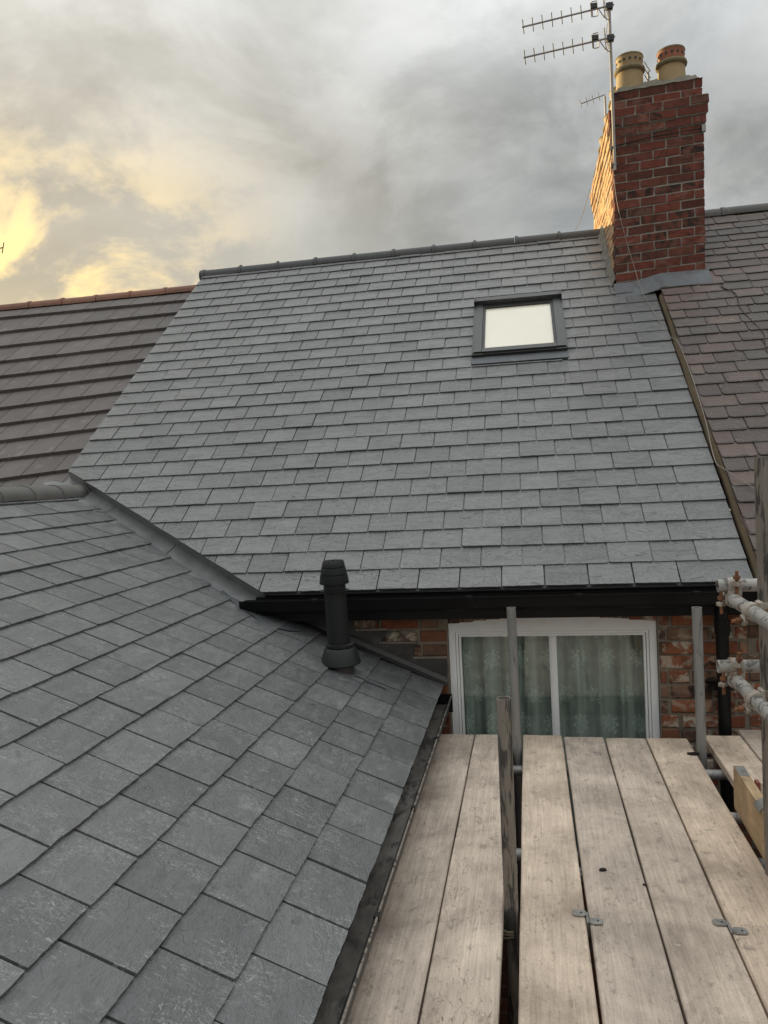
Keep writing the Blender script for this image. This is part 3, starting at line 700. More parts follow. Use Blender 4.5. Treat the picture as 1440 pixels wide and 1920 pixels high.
for k, dd, a, b in lst:
    if b < Y0E: continue
    a = max(a, Y0E)
    L = min(LE, DR - dd + .03); xm = -.555 - dd * CE
    poly = [(a + .0047, dd), (b - .0047, dd), (b - .0047, dd + L), (a + .0047, dd + L)]
    q = clip(poly, 1, 0, 4.555); full = area(q) > area(poly) - 1e-6 if len(q) > 2 else False
    # valley: y < 5.187-.588*(x+3.107), x=-.555-d*CE
    if xm < -1.56:
        q2 = clip(q, 1, -.588 * CE, 5.187 - .588 * (3.107 - .555)) if len(q) > 2 else []
        full = full and len(q2) > 2 and area(q2) > area(poly) - 1e-6
        q = q2
    if xm < -2.08:
        q3 = clip(poly, 1, -.588 * CE, 5.187 - .588 * (3.107 - .555)); full = len(q3) > 2 and area(q3) > area(poly) - 1e-6; q = q3
    if len(q) < 3 or area(q) < .003 or min(p_[1] for p_ in q) > dd + .17: continue
    st_ = None if (a > .55 and cnt < 298) else st_ext
    if st_ is None: cnt += 1
    if full and L == LE:
        put_slate(float(b - a), (a + b) / 2, dd, FE, L, .0095, eroof, M_slate_ext, 'e', st_, gap=.0095, rag=.0028, chip=.35)
    else:
        cx = sum(p_[0] for p_ in q) / len(q)
        put_slate([(p_[0] - cx, p_[1] - dd) for p_ in q], cx, dd, FE, L, .0090, eroof, M_slate_ext, 'e', st_, rag=.0028, chip=.35)
if st_ext.f:
    me = st_ext.mesh('far_slates'); me.materials.append(M_slate_ext); tag(inst('far_slates', me, eroof, FE), None, None, None, 'stuff')
MB().box(Y0E, 4.5, .004, .2, -.004, .008, FE).build('eave_underslate', M_slate_ext, eroof, recentre=False)
ridge_run((ERX, 5.43, zr + .002), (ERX, -.87, zr + .002), 19, .105, M_ridge_grey, eroof, lip=.009, sq=.8)

# ---- valley lead in three lapped sheets
ML = lambda x: Vector((x, EY + .557 * (-1.605 - x), 0))
def on_main(x, y, h=0.0): return Vector((x, y, EZ + (y - EY) * math.tan(TH) + h))
def on_ext(x, y, h=0.0): return Vector((x, y, 3.187 + KE * (-.555 - x) + h))
def valley_sheet(x0, x1, h, name='lead_valley'):
    mb = MB(); N = 8; rows = []
    for i in range(N + 1):
        x = x0 + (x1 - x0) * i / N; ym = EY + .557 * (-1.605 - x); ye = 5.187 - .588 * (x + 3.107)
        wob = .004 * math.sin(x * 23)
        r = [on_main(x + .06, ym + .11, -.02), on_main(x, ym + .02, -.012), on_main(x - .005, ym + .05, -.085)]
        r.append(r[2] * .5 + on_ext(x - .02, ye + .02, .028) * .5 + Vector((0, 0, -.008 + wob)))
        r.append(on_ext(x - .02, ye + .02, .026 + wob)); r.append(on_ext(x - .06, ye - .05, .025)); r.append(on_ext(x - .10, ye - .12, -.004))
        rows.append([q + Vector((0, -.2, .9)) * h for q in r])
    m_ = len(rows[0])
    for r in rows: mb.v += [tuple(q) for q in r]
    for i in range(N):
        for j in range(m_ - 1): mb.f.append((i * m_ + j, i * m_ + j + 1, (i + 1) * m_ + j + 1, (i + 1) * m_ + j)); mb.tone.append(0)
    return mb.build(name, M_lead_pale, eroof, smooth=35, recentre=False)
valley_sheet(-3.56, -3.02, .008); valley_sheet(-3.08, -2.38, .004); valley_sheet(-2.44, -1.60, .0)
# saddle sheet at the foot of the valley, dressed over the extension slates
sp_ = [(-1.90, 4.47), (-1.72, 4.335), (-1.64, 4.275), (-1.56, 4.245), (-1.47, 4.25), (-1.40, 4.29), (-1.365, 4.36), (-1.36, 4.45), (-1.38, 4.552), (-1.90, 4.552)]
MB().prism([on_ext(x, y, .036 + .006 * math.sin(x * 30)) for x, y in sp_], (0, 0, .004)).build('lead_saddle', M_lead_blue, eroof, recentre=False)
# stepped flashing up the house wall
FYL = 4.558
top = [(-1.62, 3.66), (-1.11, 3.632), (-1.075, 3.54), (-.871, 3.538), (-.93, 3.458), (-.70, 3.458), (-.732, 3.366), (-.519, 3.366)]
bot = [(-.519, on_ext(-.519, 0, .03).z), (-1.62, on_ext(-1.62, 0, .03).z)]
MB().prism([Vector((x, FYL, z)) for x, z in (top + bot)[::-1]], (0, .004, 0)).build('step_flashing', M_lead_dark, eroof, recentre=False)
MB().add([on_ext(-1.45, FYL, .075), on_ext(-.519, FYL, .075), on_ext(-.519, FYL - .012, .050), on_ext(-1.45, FYL - .012, .050), on_ext(-.519, FYL - .06, .044), on_ext(-1.45, FYL - .06, .044)], [(0, 3, 2, 1), (3, 5, 4, 2)]).build('cover_flashing', M_lead_dark, eroof, recentre=False)
for (x0, x1, z) in ((-1.075, -.875, 3.545), (-.925, -.705, 3.463), (-.725, -.522, 3.371)):
    MB().box(x0, x1, FYL - .003, FYL + .012, z - .005, z + .007, jit=.003).build('mortar_pointing', M_mortar, eroof)

# ---- extension gutter
gx = [(-.612, 3.148), (-.612, 3.115), (-.598, 3.078), (-.562, 3.062), (-.522, 3.072), (-.503, 3.105), (-.499, 3.148), (-.4915, 3.156), (-.4915, 3.161), (-.505, 3.158), (-.510, 3.108), (-.528, 3.080), (-.562, 3.071), (-.592, 3.084), (-.606, 3.117), (-.606, 3.148)]
eg = MB().prism([Vector((x, Y0E, z)) for x, z in gx][::-1], (0, 4.50 - Y0E, 0)).build('gutter', M_black, ext, smooth=50, recentre=False)
mb = MB(); N = 90
for i in range(N + 1):
    y = Y0E + .02 + (4.46 - Y0E) * i / N; hh = .010 * random.random() + .007 * math.sin(y * 5)
    mb.v += [(-.603, y, 3.108), (-.572, y, 3.104 + hh), (-.542, y, 3.105 + hh * .7), (-.5105, y, 3.112)]
for i in range(N):
    for j in range(3): mb.f.append((i * 4 + j, (i + 1) * 4 + j, (i + 1) * 4 + j + 1, i * 4 + j + 1)[::-1]); mb.tone.append(0)
tag(mb.build('gutter_silt', M_guttermud, eg, smooth=60, recentre=False), kind='stuff')
MB().tube((-.4955, Y0E, 3.1605), (-.4955, 4.49, 3.1605), .0042, 8).build('gutter_rim', M_tubebrown, eg, smooth=40, recentre=False)
MB().box(-.613, -.4915, 4.496, 4.506, 3.058, 3.166).build('stop_end', M_black, eg)
for y in (.4, 1.3, 2.2, 2.95, 3.75):
    MB().box(-.506, -.4885, y - .014, y + .014, 3.150, 3.165).build('gutter_bracket', M_black, eg)

# ---- flue terminal
fx, fy = FLU; fz = on_ext(fx, fy).z
flue = MB().tube((fx, fy, fz - .05), (fx - .012, fy, 3.875), .0605, 28).build('flue', M_flue, ext, smooth=40, recentre=False)
MB().lathe([(.066, 3.44), (.070, 3.50), (.106, 3.462), (.112, 3.468), (.088, 3.545), (.076, 3.556), (.062, 3.558)], (fx, fy, 0)).build('weather_collar', M_flue, flue, smooth=35, recentre=False)
MB().lathe([(.0615, 3.558), (.078, 3.560), (.078, 3.574), (.0615, 3.578)], (fx, fy, 0)).build('collar_ring', M_flue, flue, smooth=35, recentre=False)
MB().lathe([(.072, fz - .06), (.069, 3.46)], (fx, fy, 0)).build('flashing_sleeve', M_lead_dark, flue, smooth=35, recentre=False)
sv = Matrix.Rotation(R(0), 4, 'Z')
MB().lathe([(.060, 3.866), (.079, 3.864), (.080, 3.869), (.060, 3.874)], (fx - .011, fy, 0)).build('drip_disc', M_flue, flue, smooth=35, recentre=False)
MB().lathe([(.0615, 3.862), (.060, 3.915)], (fx - .012, fy, 0)).build('neck', M_flue, flue, smooth=35, recentre=False)
MB().lathe([(.060, 3.908), (.080, 3.906), (.081, 3.910), (.076, 3.953), (.068, 3.955), (.073, 3.957), (.073, 3.961), (.066, 3.993), (.058, 3.995), (.064, 3.996), (.064, 4.000), (.058, 4.028), (.054, 4.032), (.046, 4.030), (.044, 4.020), (.0, 4.018)], (fx - .013, fy, 0)).build('cowl', M_flue, flue, smooth=35, recentre=False)
slots = MB()
for i in range(8):
    a = 2 * math.pi * i / 8; q = Matrix.Translation((fx - .013, fy, 4.0185)) @ Matrix.Rotation(a, 4, 'Z')
    slots.box(.012, .042, -.004, .004, 0, .012, q)
slots.build('cowl_grille', M_flue, flue, recentre=False)
MB().box(fy - .045, fy - .030, (-.555 - fx) / CE - .26, (-.555 - fx) / CE - .08, .040, .044, FE).build('flashing_strip', M_lead, flue, recentre=False)

# ================================================================== LEFT HOUSE
LR = -3.56
lh = empty('terraced_house', (-8.5, 6.5, 0), 'neighbouring house with brown concrete tile roof and terracotta ridge', 'house')
LZ = 6.70; tanL = math.tan(TH)
lz = lambda y: LZ - (8.41 - y) * tanL
lroof = slab([(4.40, lz(4.40) - .04), (8.41, LZ - .05), (12.4, lz(4.42) - .04), (12.4, lz(4.42) - .16), (8.41, LZ - .18), (4.42, lz(4.40) - .16)], -16, LR + .03).build('roof', M_deck, lh, recentre=False)
MB().box(-16, LR + .02, 4.62, 4.82, 0, 3.60).box(-16, LR + .02, 12.1, 12.3, 0, 3.60).box(-16, -15.8, 4.82, 12.1, 0, 3.60).build('wall', M_brickwall, lh, recentre=False)
YR = [8.37, 8.163, 7.921, 7.641, 7.378, 7.126, 6.888, 6.649, 6.413, 6.177, 5.934, 5.713, 5.48, 5.25, 5.02, 4.79, 4.56, 4.34]
YL = [8.38, 8.173, 7.863, 7.578, 7.297, 7.042, 6.801, 6.55, 6.321, 6.101, 5.878, 5.655, 5.42, 5.19, 4.96, 4.73, 4.50, 4.30]
XL = [-6.1, -6.0, -5.78, -5.58, -5.37, -5.19, -5.02, -4.84, -4.68, -4.53, -4.37, -4.21, -4.2, -4.2, -4.2, -4.2, -4.2, -4.2]
def trow(i, x):
    f = (x + 3.66) / (XL[i] + 3.66); f = max(-.2, min(1.25, f)); return YR[i] + (YL[i] - YR[i]) * f
nl = Vector((0, -ST, CT)); st_l = MB(); cnt = 0
for i in range(1, len(YR)):
    x = -3.50 - (0 if i % 2 else .14)
    x1 = LR - .0
    first = True
    while x1 > -15.9:
        x0 = (-3.781 if i % 2 else -3.64) - .2805 * (0 if first else nn); 
        if first: nn = 1
        else: nn += 1
        first = False
        if x0 >= x1: continue
        a, b = x0 + .0035, x1 - .0035
        ya, yb = trow(i, a), trow(i, b); ua, ub = trow(i - 1, a) + .045, trow(i - 1, b) + .045
        if i == 1: ua, ub = 8.40, 8.40
        P = lambda x, y, h: Vector((x, y, lz(y))) + nl * h
        lf = random.uniform(0, .003)
        vs = [P(a, ya, .052 + lf), P(b, yb, .052 + lf), P(b, ub, .014), P(a, ua, .014), P(a, ya, .010 + lf), P(b, yb, .010 + lf), P(b, ub, -.006), P(a, ua, -.006)]
        fs = [(0, 1, 2, 3), (4, 5, 1, 0), (5, 6, 2, 1), (7, 4, 0, 3)]
        vis = a > -6.4 and i < 13
        if vis: MB().add(vs, fs).build('roof_tile', M_tile, lroof)
        else: st_l.add(vs, fs, random.uniform(.02, .98))
        x1 = x0
tag(st_l.build('far_tiles', M_tile, lroof, recentre=False), kind='stuff')
ridge_run((LR, 8.41, LZ + .0), (LR - .436 * 26, 8.41, LZ + .0), 26, .072, M_ridge_red, lroof)

# ================================================================== RIGHT HOUSE
rh = empty('terraced_house', (4.2, 6.5, 0), 'neighbouring house with old purple slate roof and timber edge fillet', 'house')
RO = .055
FR_ = frame((0, EY, EZ + RO), (1, 0, 0), (0, CT, ST), (0, -ST, CT))
rroof = slab([(EY + .03, EZ + RO), (8.45, EZ + RO + (8.45 - EY) * tanL - .02), (12.4, EZ + RO), (12.4, EZ + RO - .12), (8.45, EZ + RO + (8.45 - EY) * tanL - .16), (EY + .05, EZ + RO - .09)], 1.235, 9.0).build('roof', M_deck, rh, recentre=False)
RX0 = 1.208
st_r = MB(); cnt = 0; s = .0; k = 0
while s < 4.93:
    x = RX0 - (0.0 if k % 2 else .10); L = min(.33, 5.05 - s)
    while x < 8.9:
        w_ = random.uniform(.20, .262); a, b = max(x, RX0 + random.uniform(0, .012)), x + w_; x = b
        if a > .80 + .06 and b < 1.66 and s > 3.72: continue
        if b - a < .05: continue
        y = s + random.gauss(0, .003)
        if s > 3.50 and a < 1.62:
            if b < 1.70: continue
            a = max(a, 1.62)
        c_ = random.uniform(.0, .02)
        g_ = .003; w2 = (b - a) / 2 - g_
        poly = [(-w2 + c_, 0), (w2 - random.uniform(0, .012), 0), (w2, .02), (w2, L), (-w2, L), (-w2, .022)]
        st_ = None if a < 2.62 and cnt < 298 else st_r
        if st_ is None: cnt += 1
        put_slate(poly, (a + b) / 2, y, FR_, L, .0075, rroof, M_slate_old, 'r', st_, rag=.003, chip=.3, lift=random.uniform(0, .004))
    s += .1455; k += 1
me = st_r.mesh('far_slates'); me.materials.append(M_slate_old); tag(inst('far_slates', me, rroof, FR_), None, None, None, 'stuff')
# timber fillet down the joint between the two slatings
mb = MB(); N = 30
for i in range(N + 1):
    s = -.02 + 3.46 * i / N; wv = .006 * math.sin(s * 2.3) + .003 * math.sin(s * 9)
    for (x, h) in ((1.184 + wv, .0), (1.185 + wv, .040), (1.200 + wv, .066), (1.222, .05)): mb.v.append(tuple(FM @ Vector((x, s, h))))
for i in range(N):
    for j in range(3): mb.f.append((i * 4 + j, (i + 1) * 4 + j, (i + 1) * 4 + j + 1, i * 4 + j + 1)); mb.tone.append(0)
mb.f += [(0, 1, 2, 3), (N * 4 + 3, N * 4 + 2, N * 4 + 1, N * 4)]; mb.tone += [0, 0]
mb.build('timber_fillet', M_timber, rroof, recentre=False)
rz = EZ + RO + (8.45 - EY) * tanL
ridge_run((9.0, 8.45, rz - .01), (1.60, 8.45, rz - .01), 16, .078, M_ridge_grey, rroof)
MB().path([(1.62 + .3 * i, 8.355, rz - .075 + random.uniform(-.004, .004)) for i in range(12)], .022).build('mossy_bedding', M_flaunch, rroof, smooth=60, recentre=False)
rwall = MB().box(VX1 + .002, 9.0, WY + mor, WY + .24, 2.5, 3.74).build('wall', M_mortar, rh, recentre=False)
MB().box(VX1 + .002, 9.0, WY + .004, WY + .24, 0, 2.5).box(VX1 + .002, 9.0, 12.1, 12.34, 0, 3.7).box(8.8, 9.0, WY + .24, 12.1, 0, 3.7).build('lower_wall', M_brickwall, rh, recentre=False)
brick_field(rwall, VX1 + .006, 3.2, 2.63, 12, .0845)
MB().box(1.21, 9.0, 4.45, 4.566, 3.63, 3.80).build('fascia', M_black, rh, recentre=False)
gp2 = [Vector((1.215, y, z + .045)) for y, z in gp]
MB().prism(gp2, (7.7, 0, 0)).build('gutter', M_black, rh, smooth=50, recentre=False)

# ================================================================== CHIMNEY
ch = empty('chimney_stack', (1.24, 8.4, 5.8), 'tall red brick chimney stack with clay pots between the two roofs', 'chimney')
CX0, CX1, CY0, CY1, CZT = .858, 1.628, 7.36, 9.42, 7.825
SH = lambda q: Vector((q[0] + .018 * (q[2] - 6.1), q[1], q[2] + .042 * (q[0] - 1.24)))
PIT = .0800; NR = 25
def corb(r_):  # oversail of each course from the top
    return {0: -.008, 1: -.008, 2: .036, 3: .030, 4: .017, 5: .006}.get(r_, 0.0)
core = MB()
for r_ in range(NR):
    o_ = corb(r_) - .007; z1 = CZT - r_ * PIT
    core.box(CX0 - o_, CX1 + o_, CY0 - o_, CY1 + o_, z1 - PIT, z1)
core.v = [tuple(SH(q)) for q in core.v]
core.build('mortar_core', M_mortar_ch, ch, recentre=False)
rest = MB(); cnt = 0
def roofz(y): return EZ + (min(y, 2 * RIDGE_Y - y) - EY) * tanL
def chbrick(x0, x1, y0, y1, z0, z1, stuff=False, m=None):
    global cnt
    mb = MB().box(x0, x1, y0, y1, z0, z1, jit=.0038)
    mb.v = [tuple(SH(q)) for q in mb.v]
    if stuff or cnt >= 296: rest.add(mb.v, mb.f, random.uniform(.02, .98))
    else: cnt += 1; mb.build('brick', m or M_brick_ch, ch)
JN = .013
for r_ in range(NR):
    o_ = corb(r_); z1 = CZT - r_ * PIT - .0065 - random.uniform(0, .002); z0 = CZT - (r_ + 1) * PIT + .0065
    X0, X1, Y0, Y1 = CX0 - o_, CX1 + o_, CY0 - o_, CY1 + o_
    alt = r_ % 2
    # front run, first brick shared with the left face
    lens = [.1035 if alt else .218]
    x = X0; first = True
    while x < X1 - .02:
        L = lens[0] if first else random.choice([.218, .218, .216, .222])
        if x + L > X1 - .045: L = X1 - x
        elif first is False and X1 - (x + L) < .06: L = X1 - x if X1 - x < .26 else L
        dep = (.218 if alt else .1035) if first else .09
        last = x + L >= X1 - 1e-4
        chbrick(x, min(x + L, X1), Y0 + random.uniform(-.002, .002), Y0 + dep, z0, z1)
        x += L + JN; first = False
    y = Y0 + (.218 if alt else .1035) + JN
    while y < Y1 - .02:
        L = random.choice([.218, .218, .1035, .216]) if not alt else random.choice([.218, .216])
        L = min(L, Y1 - y)
        if z1 > roofz(y + L / 2) - .05: chbrick(X0 + random.uniform(-.002, .002), X0 + .09, y, y + L, z0, z1, False, M_brick_flank_suntint)
        y += L + JN
    y = Y0 + .10
    while y < Y1 - .02:
        L = min(.218, Y1 - y); chbrick(X1 - .09, X1, y, y + L, z0, z1, True); y += L + JN
    x = X0 + .1
    while x < X1 - .1:
        L = min(.218, X1 - .1 - x); chbrick(x, x + L, Y1 - .09, Y1, z0, z1, True); x += L + JN
rest.build('rear_brickwork', M_brick_ch, ch, recentre=False, kind='stuff')
# flaunching on top
fl = MB(); prof_in = [(0, -.004), (.03, .020), (.055, .055), (.10, .085), (.2, .105)]
lx = CX1 - CX0; ly = CY1 - CY0
gx_ = [q for q, _ in prof_in] + [.28, .33, lx / 2, .45, .52] + [lx - q for q, _ in prof_in[::-1]]
gy_ = [q for q, _ in prof_in] + [.5, 1.0, 1.5] + [ly - q for q, _ in prof_in[::-1]]
def fh(q):
    for (a0, h0), (a1, h1) in zip(prof_in, prof_in[1:]):
        if q <= a1: return h0 + (h1 - h0) * (q - a0) / (a1 - a0)
    return .122
for yy in gy_:
    for xx in gx_:
        e = min(xx, lx - xx, yy, ly - yy)
        fl.v.append(tuple(SH((CX0 + xx, CY0 + yy, CZT + fh(e) + (random.uniform(-.010, .010) if e > .005 else random.uniform(-.004, .006))))))
nx = len(gx_) - 1
for j in range(len(gy_) - 1):
    for i in range(nx): fl.f.append((j * (nx + 1) + i, j * (nx + 1) + i + 1, (j + 1) * (nx + 1) + i + 1, (j + 1) * (nx + 1) + i)); fl.tone.append(0)
fl.build('flaunching', M_flaunch, ch, smooth=60, recentre=False)
# pots
def pot(x, y, capm, tilt, zz, hh=-.035):
    b = SH((x, y, zz)); mx = Matrix.Rotation(R(tilt[0]), 4, 'X') @ Matrix.Rotation(R(tilt[1]), 4, 'Y')
    p_ = MB().lathe([(.124, -.09), (.117, .10 + hh), (.116, .135 + hh), (.112, .14 + hh), (.10, .14 + hh), (.10, .0)], b, 28, mx).build('chimney_pot', M_pot, ch, smooth=40, recentre=False)
    MB().lathe([(.117, .125 + hh), (.133, .132 + hh), (.138, .148 + hh), (.133, .166 + hh), (.114, .176 + hh)], b, 28, mx).build('pot_roll', M_potrim, p_, smooth=60, recentre=False)
    MB().lathe([(.106, .165 + hh), (.118, .25 + hh), (.122, .262 + hh), (.118, .272 + hh), (.106, .272 + hh), (.096, .20 + hh), (.0, .19 + hh)], b, 28, mx).build('pot_cap', capm, p_, smooth=40, recentre=False)
    ri = MB()
    ri.lathe([(.117, .254 + hh), (.124, .262 + hh), (.119, .276 + hh), (.104, .276 + hh)], b, 28, mx); ri.build('pot_rim', M_potrim, p_, smooth=50, recentre=False)
    if y > 8: return
    for i in range(14):
        a = 2 * math.pi * (i + .3) / 14; dv = Vector((math.cos(a), math.sin(a), .0)); q = dv * .1145 + Vector((0, 0, .222 + hh))
        MB().tube((mx @ (q - dv * .012)) + b, (mx @ (q + dv * .0035)) + b, .0112, 10).build('vent_hole', M_frame_dark, p_)
pot(1.030, 7.53, M_pot, (0, 1), CZT + .118); pot(1.395, 7.53, M_terra, (0, 0), CZT + .108)
for y in (8.10, 8.66, 9.2): pot(1.035, y, M_pot, (0, 0), CZT + .10); pot(1.40, y, M_pot, (0, 0), CZT + .10)
# lead apron and corner pieces, mortar fillet on the left flank
def lead_poly(name, vs, fs, m=M_lead, smooth=None): return MB().add(vs, fs).build(name, m, ch, smooth=smooth, recentre=False)
zb = roofz(CY0)
ap = MB(); N = 12
for i in range(N + 1):
    x = CX0 - .02 + (CX1 - CX0 + .045) * i / N; wv = random.uniform(-.004, .004)
    zt = 6.055 + .042 * (x - 1.24)
    for (y, z) in ((CY0 - .012, zt), (CY0 - .014 + wv, zb + .06 + RO * min(1, max(0, (x - 1.0) / .24))), (CY0 - .03, zb + .034 + RO * 1.12 * min(1, max(0, (x - 1.0) / .24))), (CY0 - .17 + wv, roofz(CY0 - .17) + .034 + RO * 1.12 * min(1, max(0, (x - 1.0) / .24))), (CY0 - .175, roofz(CY0 - .17) + .020 + RO * 1.05 * min(1, max(0, (x - 1.0) / .24)))):
        ap.v.append((x, y, z))
for i in range(N):
    for j in range(4): ap.f.append((i * 5 + j, i * 5 + j + 1, (i + 1) * 5 + j + 1, (i + 1) * 5 + j)); ap.tone.append(0)
ap.build('lead_apron', M_lead, ch, smooth=40, recentre=False)
MB().box(1.395, CX1 + .022, CY0 - .018, CY0 - .013, zb + .10, 6.075, jit=.001).build('lead_patch', M_lead, ch)
MB().box(CX0 - .012, CX0 + .045, CY0 - .019, CY0 - .012, zb + .015, 6.075).build('lead_corner', M_lead, ch)
MB().box(CX1 - .03, CX1 + .028, CY0 - .022, CY0 - .017, zb + .11, 6.085).build('lead_corner', M_lead, ch)
fi = MB(); N = 14
for i in range(N + 1):
    y = CY0 + .0 + (RIDGE_Y - CY0) * i / N; z = roofz(y)
    wv = random.uniform(-.006, .006)
    fi.v += [(CX0 - .055 + wv, y, z + .022), (CX0 - .03, y, z + .05 + wv), (CX0 - .006, y, z + .10 + .025 * math.sin(i * 1.7)), (CX0 + .02, y, z + .10)]
for i in range(N):
    for j in range(3): fi.f.append((i * 4 + j, i * 4 + j + 1, (i + 1) * 4 + j + 1, (i + 1) * 4 + j)[::-1]); fi.tone.append(0)
fi.build('mortar_fillet', M_fillet, ch, smooth=50, recentre=False)

# ================================================================== AERIALS
def yagi(root, tip, end, n, m_el=M_alu, sc=1.0, first=.02):
    tip, end = Vector(tip), Vector(end); d_ = (end - tip).normalized(); up = Vector((0, 0, 1)); up = (up - d_ * up.dot(d_)).normalized(); sd_ = d_.cross(up)
    L = (end - tip).length
    MB().tube(tip, end, .0085 * sc, 8).build('boom', M_alu, root, smooth=40)
    for i in range(n):
        q = tip + d_ * (L * (.015 + .74 * i / (n - 1)))
        t_ = sd_ * .35 + up; t_.normalize()
        hl = .060 * sc * (1 - .12 * random.random())
        MB().tube(q - t_ * hl, q + t_ * hl, .0042 * sc, 6).build('director', M_alu_dark, root)
    return d_, up, sd_, L
t1 = empty('tv_aerial', (.866, 7.27, 7.16), 'tall mast on the chimney corner carrying two stacked TV aerials', 'aerial')
MB().tube((.880, 7.29, 7.10), (.876, 7.27, 8.545), .0135, 12).build('mast', M_alu, t1, smooth=40)
for tip, end in (((.115, 7.25, 8.440), (.915, 7.25, 8.512)), ((.118, 7.25, 8.172), (.915, 7.25, 8.238))):
    d_, up, sd_, L = yagi(t1, tip, end, 8)
    e = Vector(end); q = e - d_ * .165
    lp = MB(); t_ = (sd_ * .35 + up).normalized()
    c1, c2, c3, c4 = q - d_ * .022 - t_ * .055, q + d_ * .022 - t_ * .055, q + d_ * .022 + t_ * .06, q - d_ * .022 + t_ * .06
    for a, b in ((c1, c2), (c2, c3), (c3, c4), (c4, c1)): lp.tube(a, b, .0042, 6)
    lp.build('dipole_loop', M_alu, t1)
    MB().box(q.x - .035, q.x + .02, q.y - .02, q.y + .02, q.z + .006, q.z + .045).build('dipole_box', M_alu_dark, t1)
    rf = MB(); q = e - d_ * .085
    for j in range(-3, 4):
        if j: rf.tube(q + t_ * (j * .026) - sd_ * .075 + d_ * abs(j) * .006, q + t_ * (j * .026) + sd_ * .075 + d_ * abs(j) * .006, .0032, 5)
    rf.tube(q - t_ * .08, q + t_ * .085, .004, 5); rf.build('reflector', M_alu, t1)
    MB().box(.845, .905, 7.235, 7.285, e.z - .028, e.z + .018).build('mast_clamp', M_alu_dark, t1)
    MB().path([e - d_ * .13 + Vector((0, 0, -.01)), e - d_ * .09 + Vector((0, -.01, -.09)), e - d_ * .05 + Vector((0, 0, -.12)), Vector((.874, 7.262, e.z - .15))], .004, 5).build('lead_wire', M_cable_d, t1)
mb = MB()
for z in (7.15, 7.30): mb.box(.855, .905, 7.285, 7.352, z - .012, z + .012)
mb.tube((.85, 7.30, 7.10), (.85, 7.30, 7.34), .004, 6); mb.build('wall_bracket', M_alu_dark, t1)
MB().path([(.872, 7.345, 7.335), (1.2, 7.349, 7.375), (1.66, 7.349, 7.40)], .0035, 5).build('lashing_wire', M_alu_dark, t1)
MB().box(1.632, 1.665, 7.34, 7.37, 7.365, 7.425).build('wire_tensioner', M_alu, t1)
t2 = empty('tv_aerial', (1.05, 9.5, 7.75), 'small slanting aerial sticking out beyond the lit chimney side', 'aerial')
MB().tube((1.06, 9.48, 7.7), (1.06, 9.48, 8.74), .012, 8).build('mast', M_alu, t2, smooth=40)
yagi(t2, (.775, 9.42, 8.665), (1.06, 9.46, 8.752), 4, sc=.8)
t3 = empty('tv_aerial', (1.56, 9.47, 7.7), 'spiky little aerial seen between the two clay pots', 'aerial')
MB().tube((1.565, 9.48, 7.7), (1.545, 9.48, 8.95), .012, 8).build('mast', M_alu, t3, smooth=40)
for i in range(4): MB().tube((1.50, 9.46, 9.06 - .075 * i), (1.565, 9.46, 8.94 - .075 * i), .0055, 6).build('director', M_alu_dark, t3)
t4 = empty('tv_aerial', (-9.4, 12.0, 6.0), 'distant aerial tip above the brown tiled roof', 'aerial')
MB().tube((-9.4, 12, 4.5), (-9.4, 12, 8.75), .016, 8).build('mast', M_alu_dark, t4)
MB().tube((-9.4, 12, 8.66), (-8.67, 12, 8.715), .011, 8).build('boom', M_alu_dark, t4)
for i in range(5): MB().tube((-8.69 - .15 * i, 12, 8.62 - .01 * i), (-8.64 - .15 * i, 12, 8.80 - .01 * i), .008, 6).build('director', M_alu_dark, t4)

# cables
def cable(name, pts, r, m, label):
    o = MB().path(pts, r, 6).build(name, m, None, smooth=60); tag(o, label, 'cable'); return o
def mp(x, s, h): return FM @ Vector((x, s, h))
def smooth_path(pts, n=6):
    out = []; P = [Vector(q) for q in pts]
    for i in range(len(P) - 1):
        p0, p1, p2, p3 = P[max(i - 1, 0)], P[i], P[i + 1], P[min(i + 2, len(P) - 1)]
        for k in range(n):
            t_ = k / n
            out.append(.5 * ((2 * p1) + (p2 - p0) * t_ + (2 * p0 - 5 * p1 + 4 * p2 - p3) * t_ ** 2 + (3 * p1 - p0 - 3 * p2 + p3) * t_ ** 3))
    return out + [P[-1]]
cable('aerial_cable', smooth_path([(.868, 7.335, 7.15), (.89, 7.335, 6.85), (.945, 7.33, 6.55), (1.02, 7.30, 6.22), (1.06, 7.20, 5.995), mp(1.10, 3.2, .04), mp(1.16, 2.75, .035), mp(1.195, 2.55, .08), mp(1.205, 2.1, .085), mp(1.195, 1.5, .085), mp(1.175, 1.05, .06), mp(1.20, .92, .085), mp(1.27, .80, .09), mp(1.37, .66, .085), mp(1.47, .60, .085), mp(1.7, .55, .085)]), .0026, M_cable_w, 'thin pale cable trailing from the chimney down the slates to the timber fillet')
def rp(x, s, h=.03): return FR_ @ Vector((x, s, h))
cable('aerial_cable', smooth_path([(1.64, 7.37, 6.06), rp(1.70, 3.40), rp(1.78, 3.26), rp(1.76, 3.0), rp(1.80, 2.75), rp(1.83, 2.55), rp(1.79, 2.3), rp(1.83, 2.12), rp(1.90, 2.0), rp(1.95, 1.8), rp(2.05, 1.5), rp(2.15, 1.0)]), .0045, M_cable_d, 'dark cable lying across the old purple slates')
cable('stay_wire', smooth_path([(.83, 9.2, 7.62), (.70, 8.8, 7.2), (.60, RIDGE_Y, RIDGE_Z + .078)], 4), .0035, M_cable_w, 'fine wire slanting from the sunlit chimney side to the ridge')

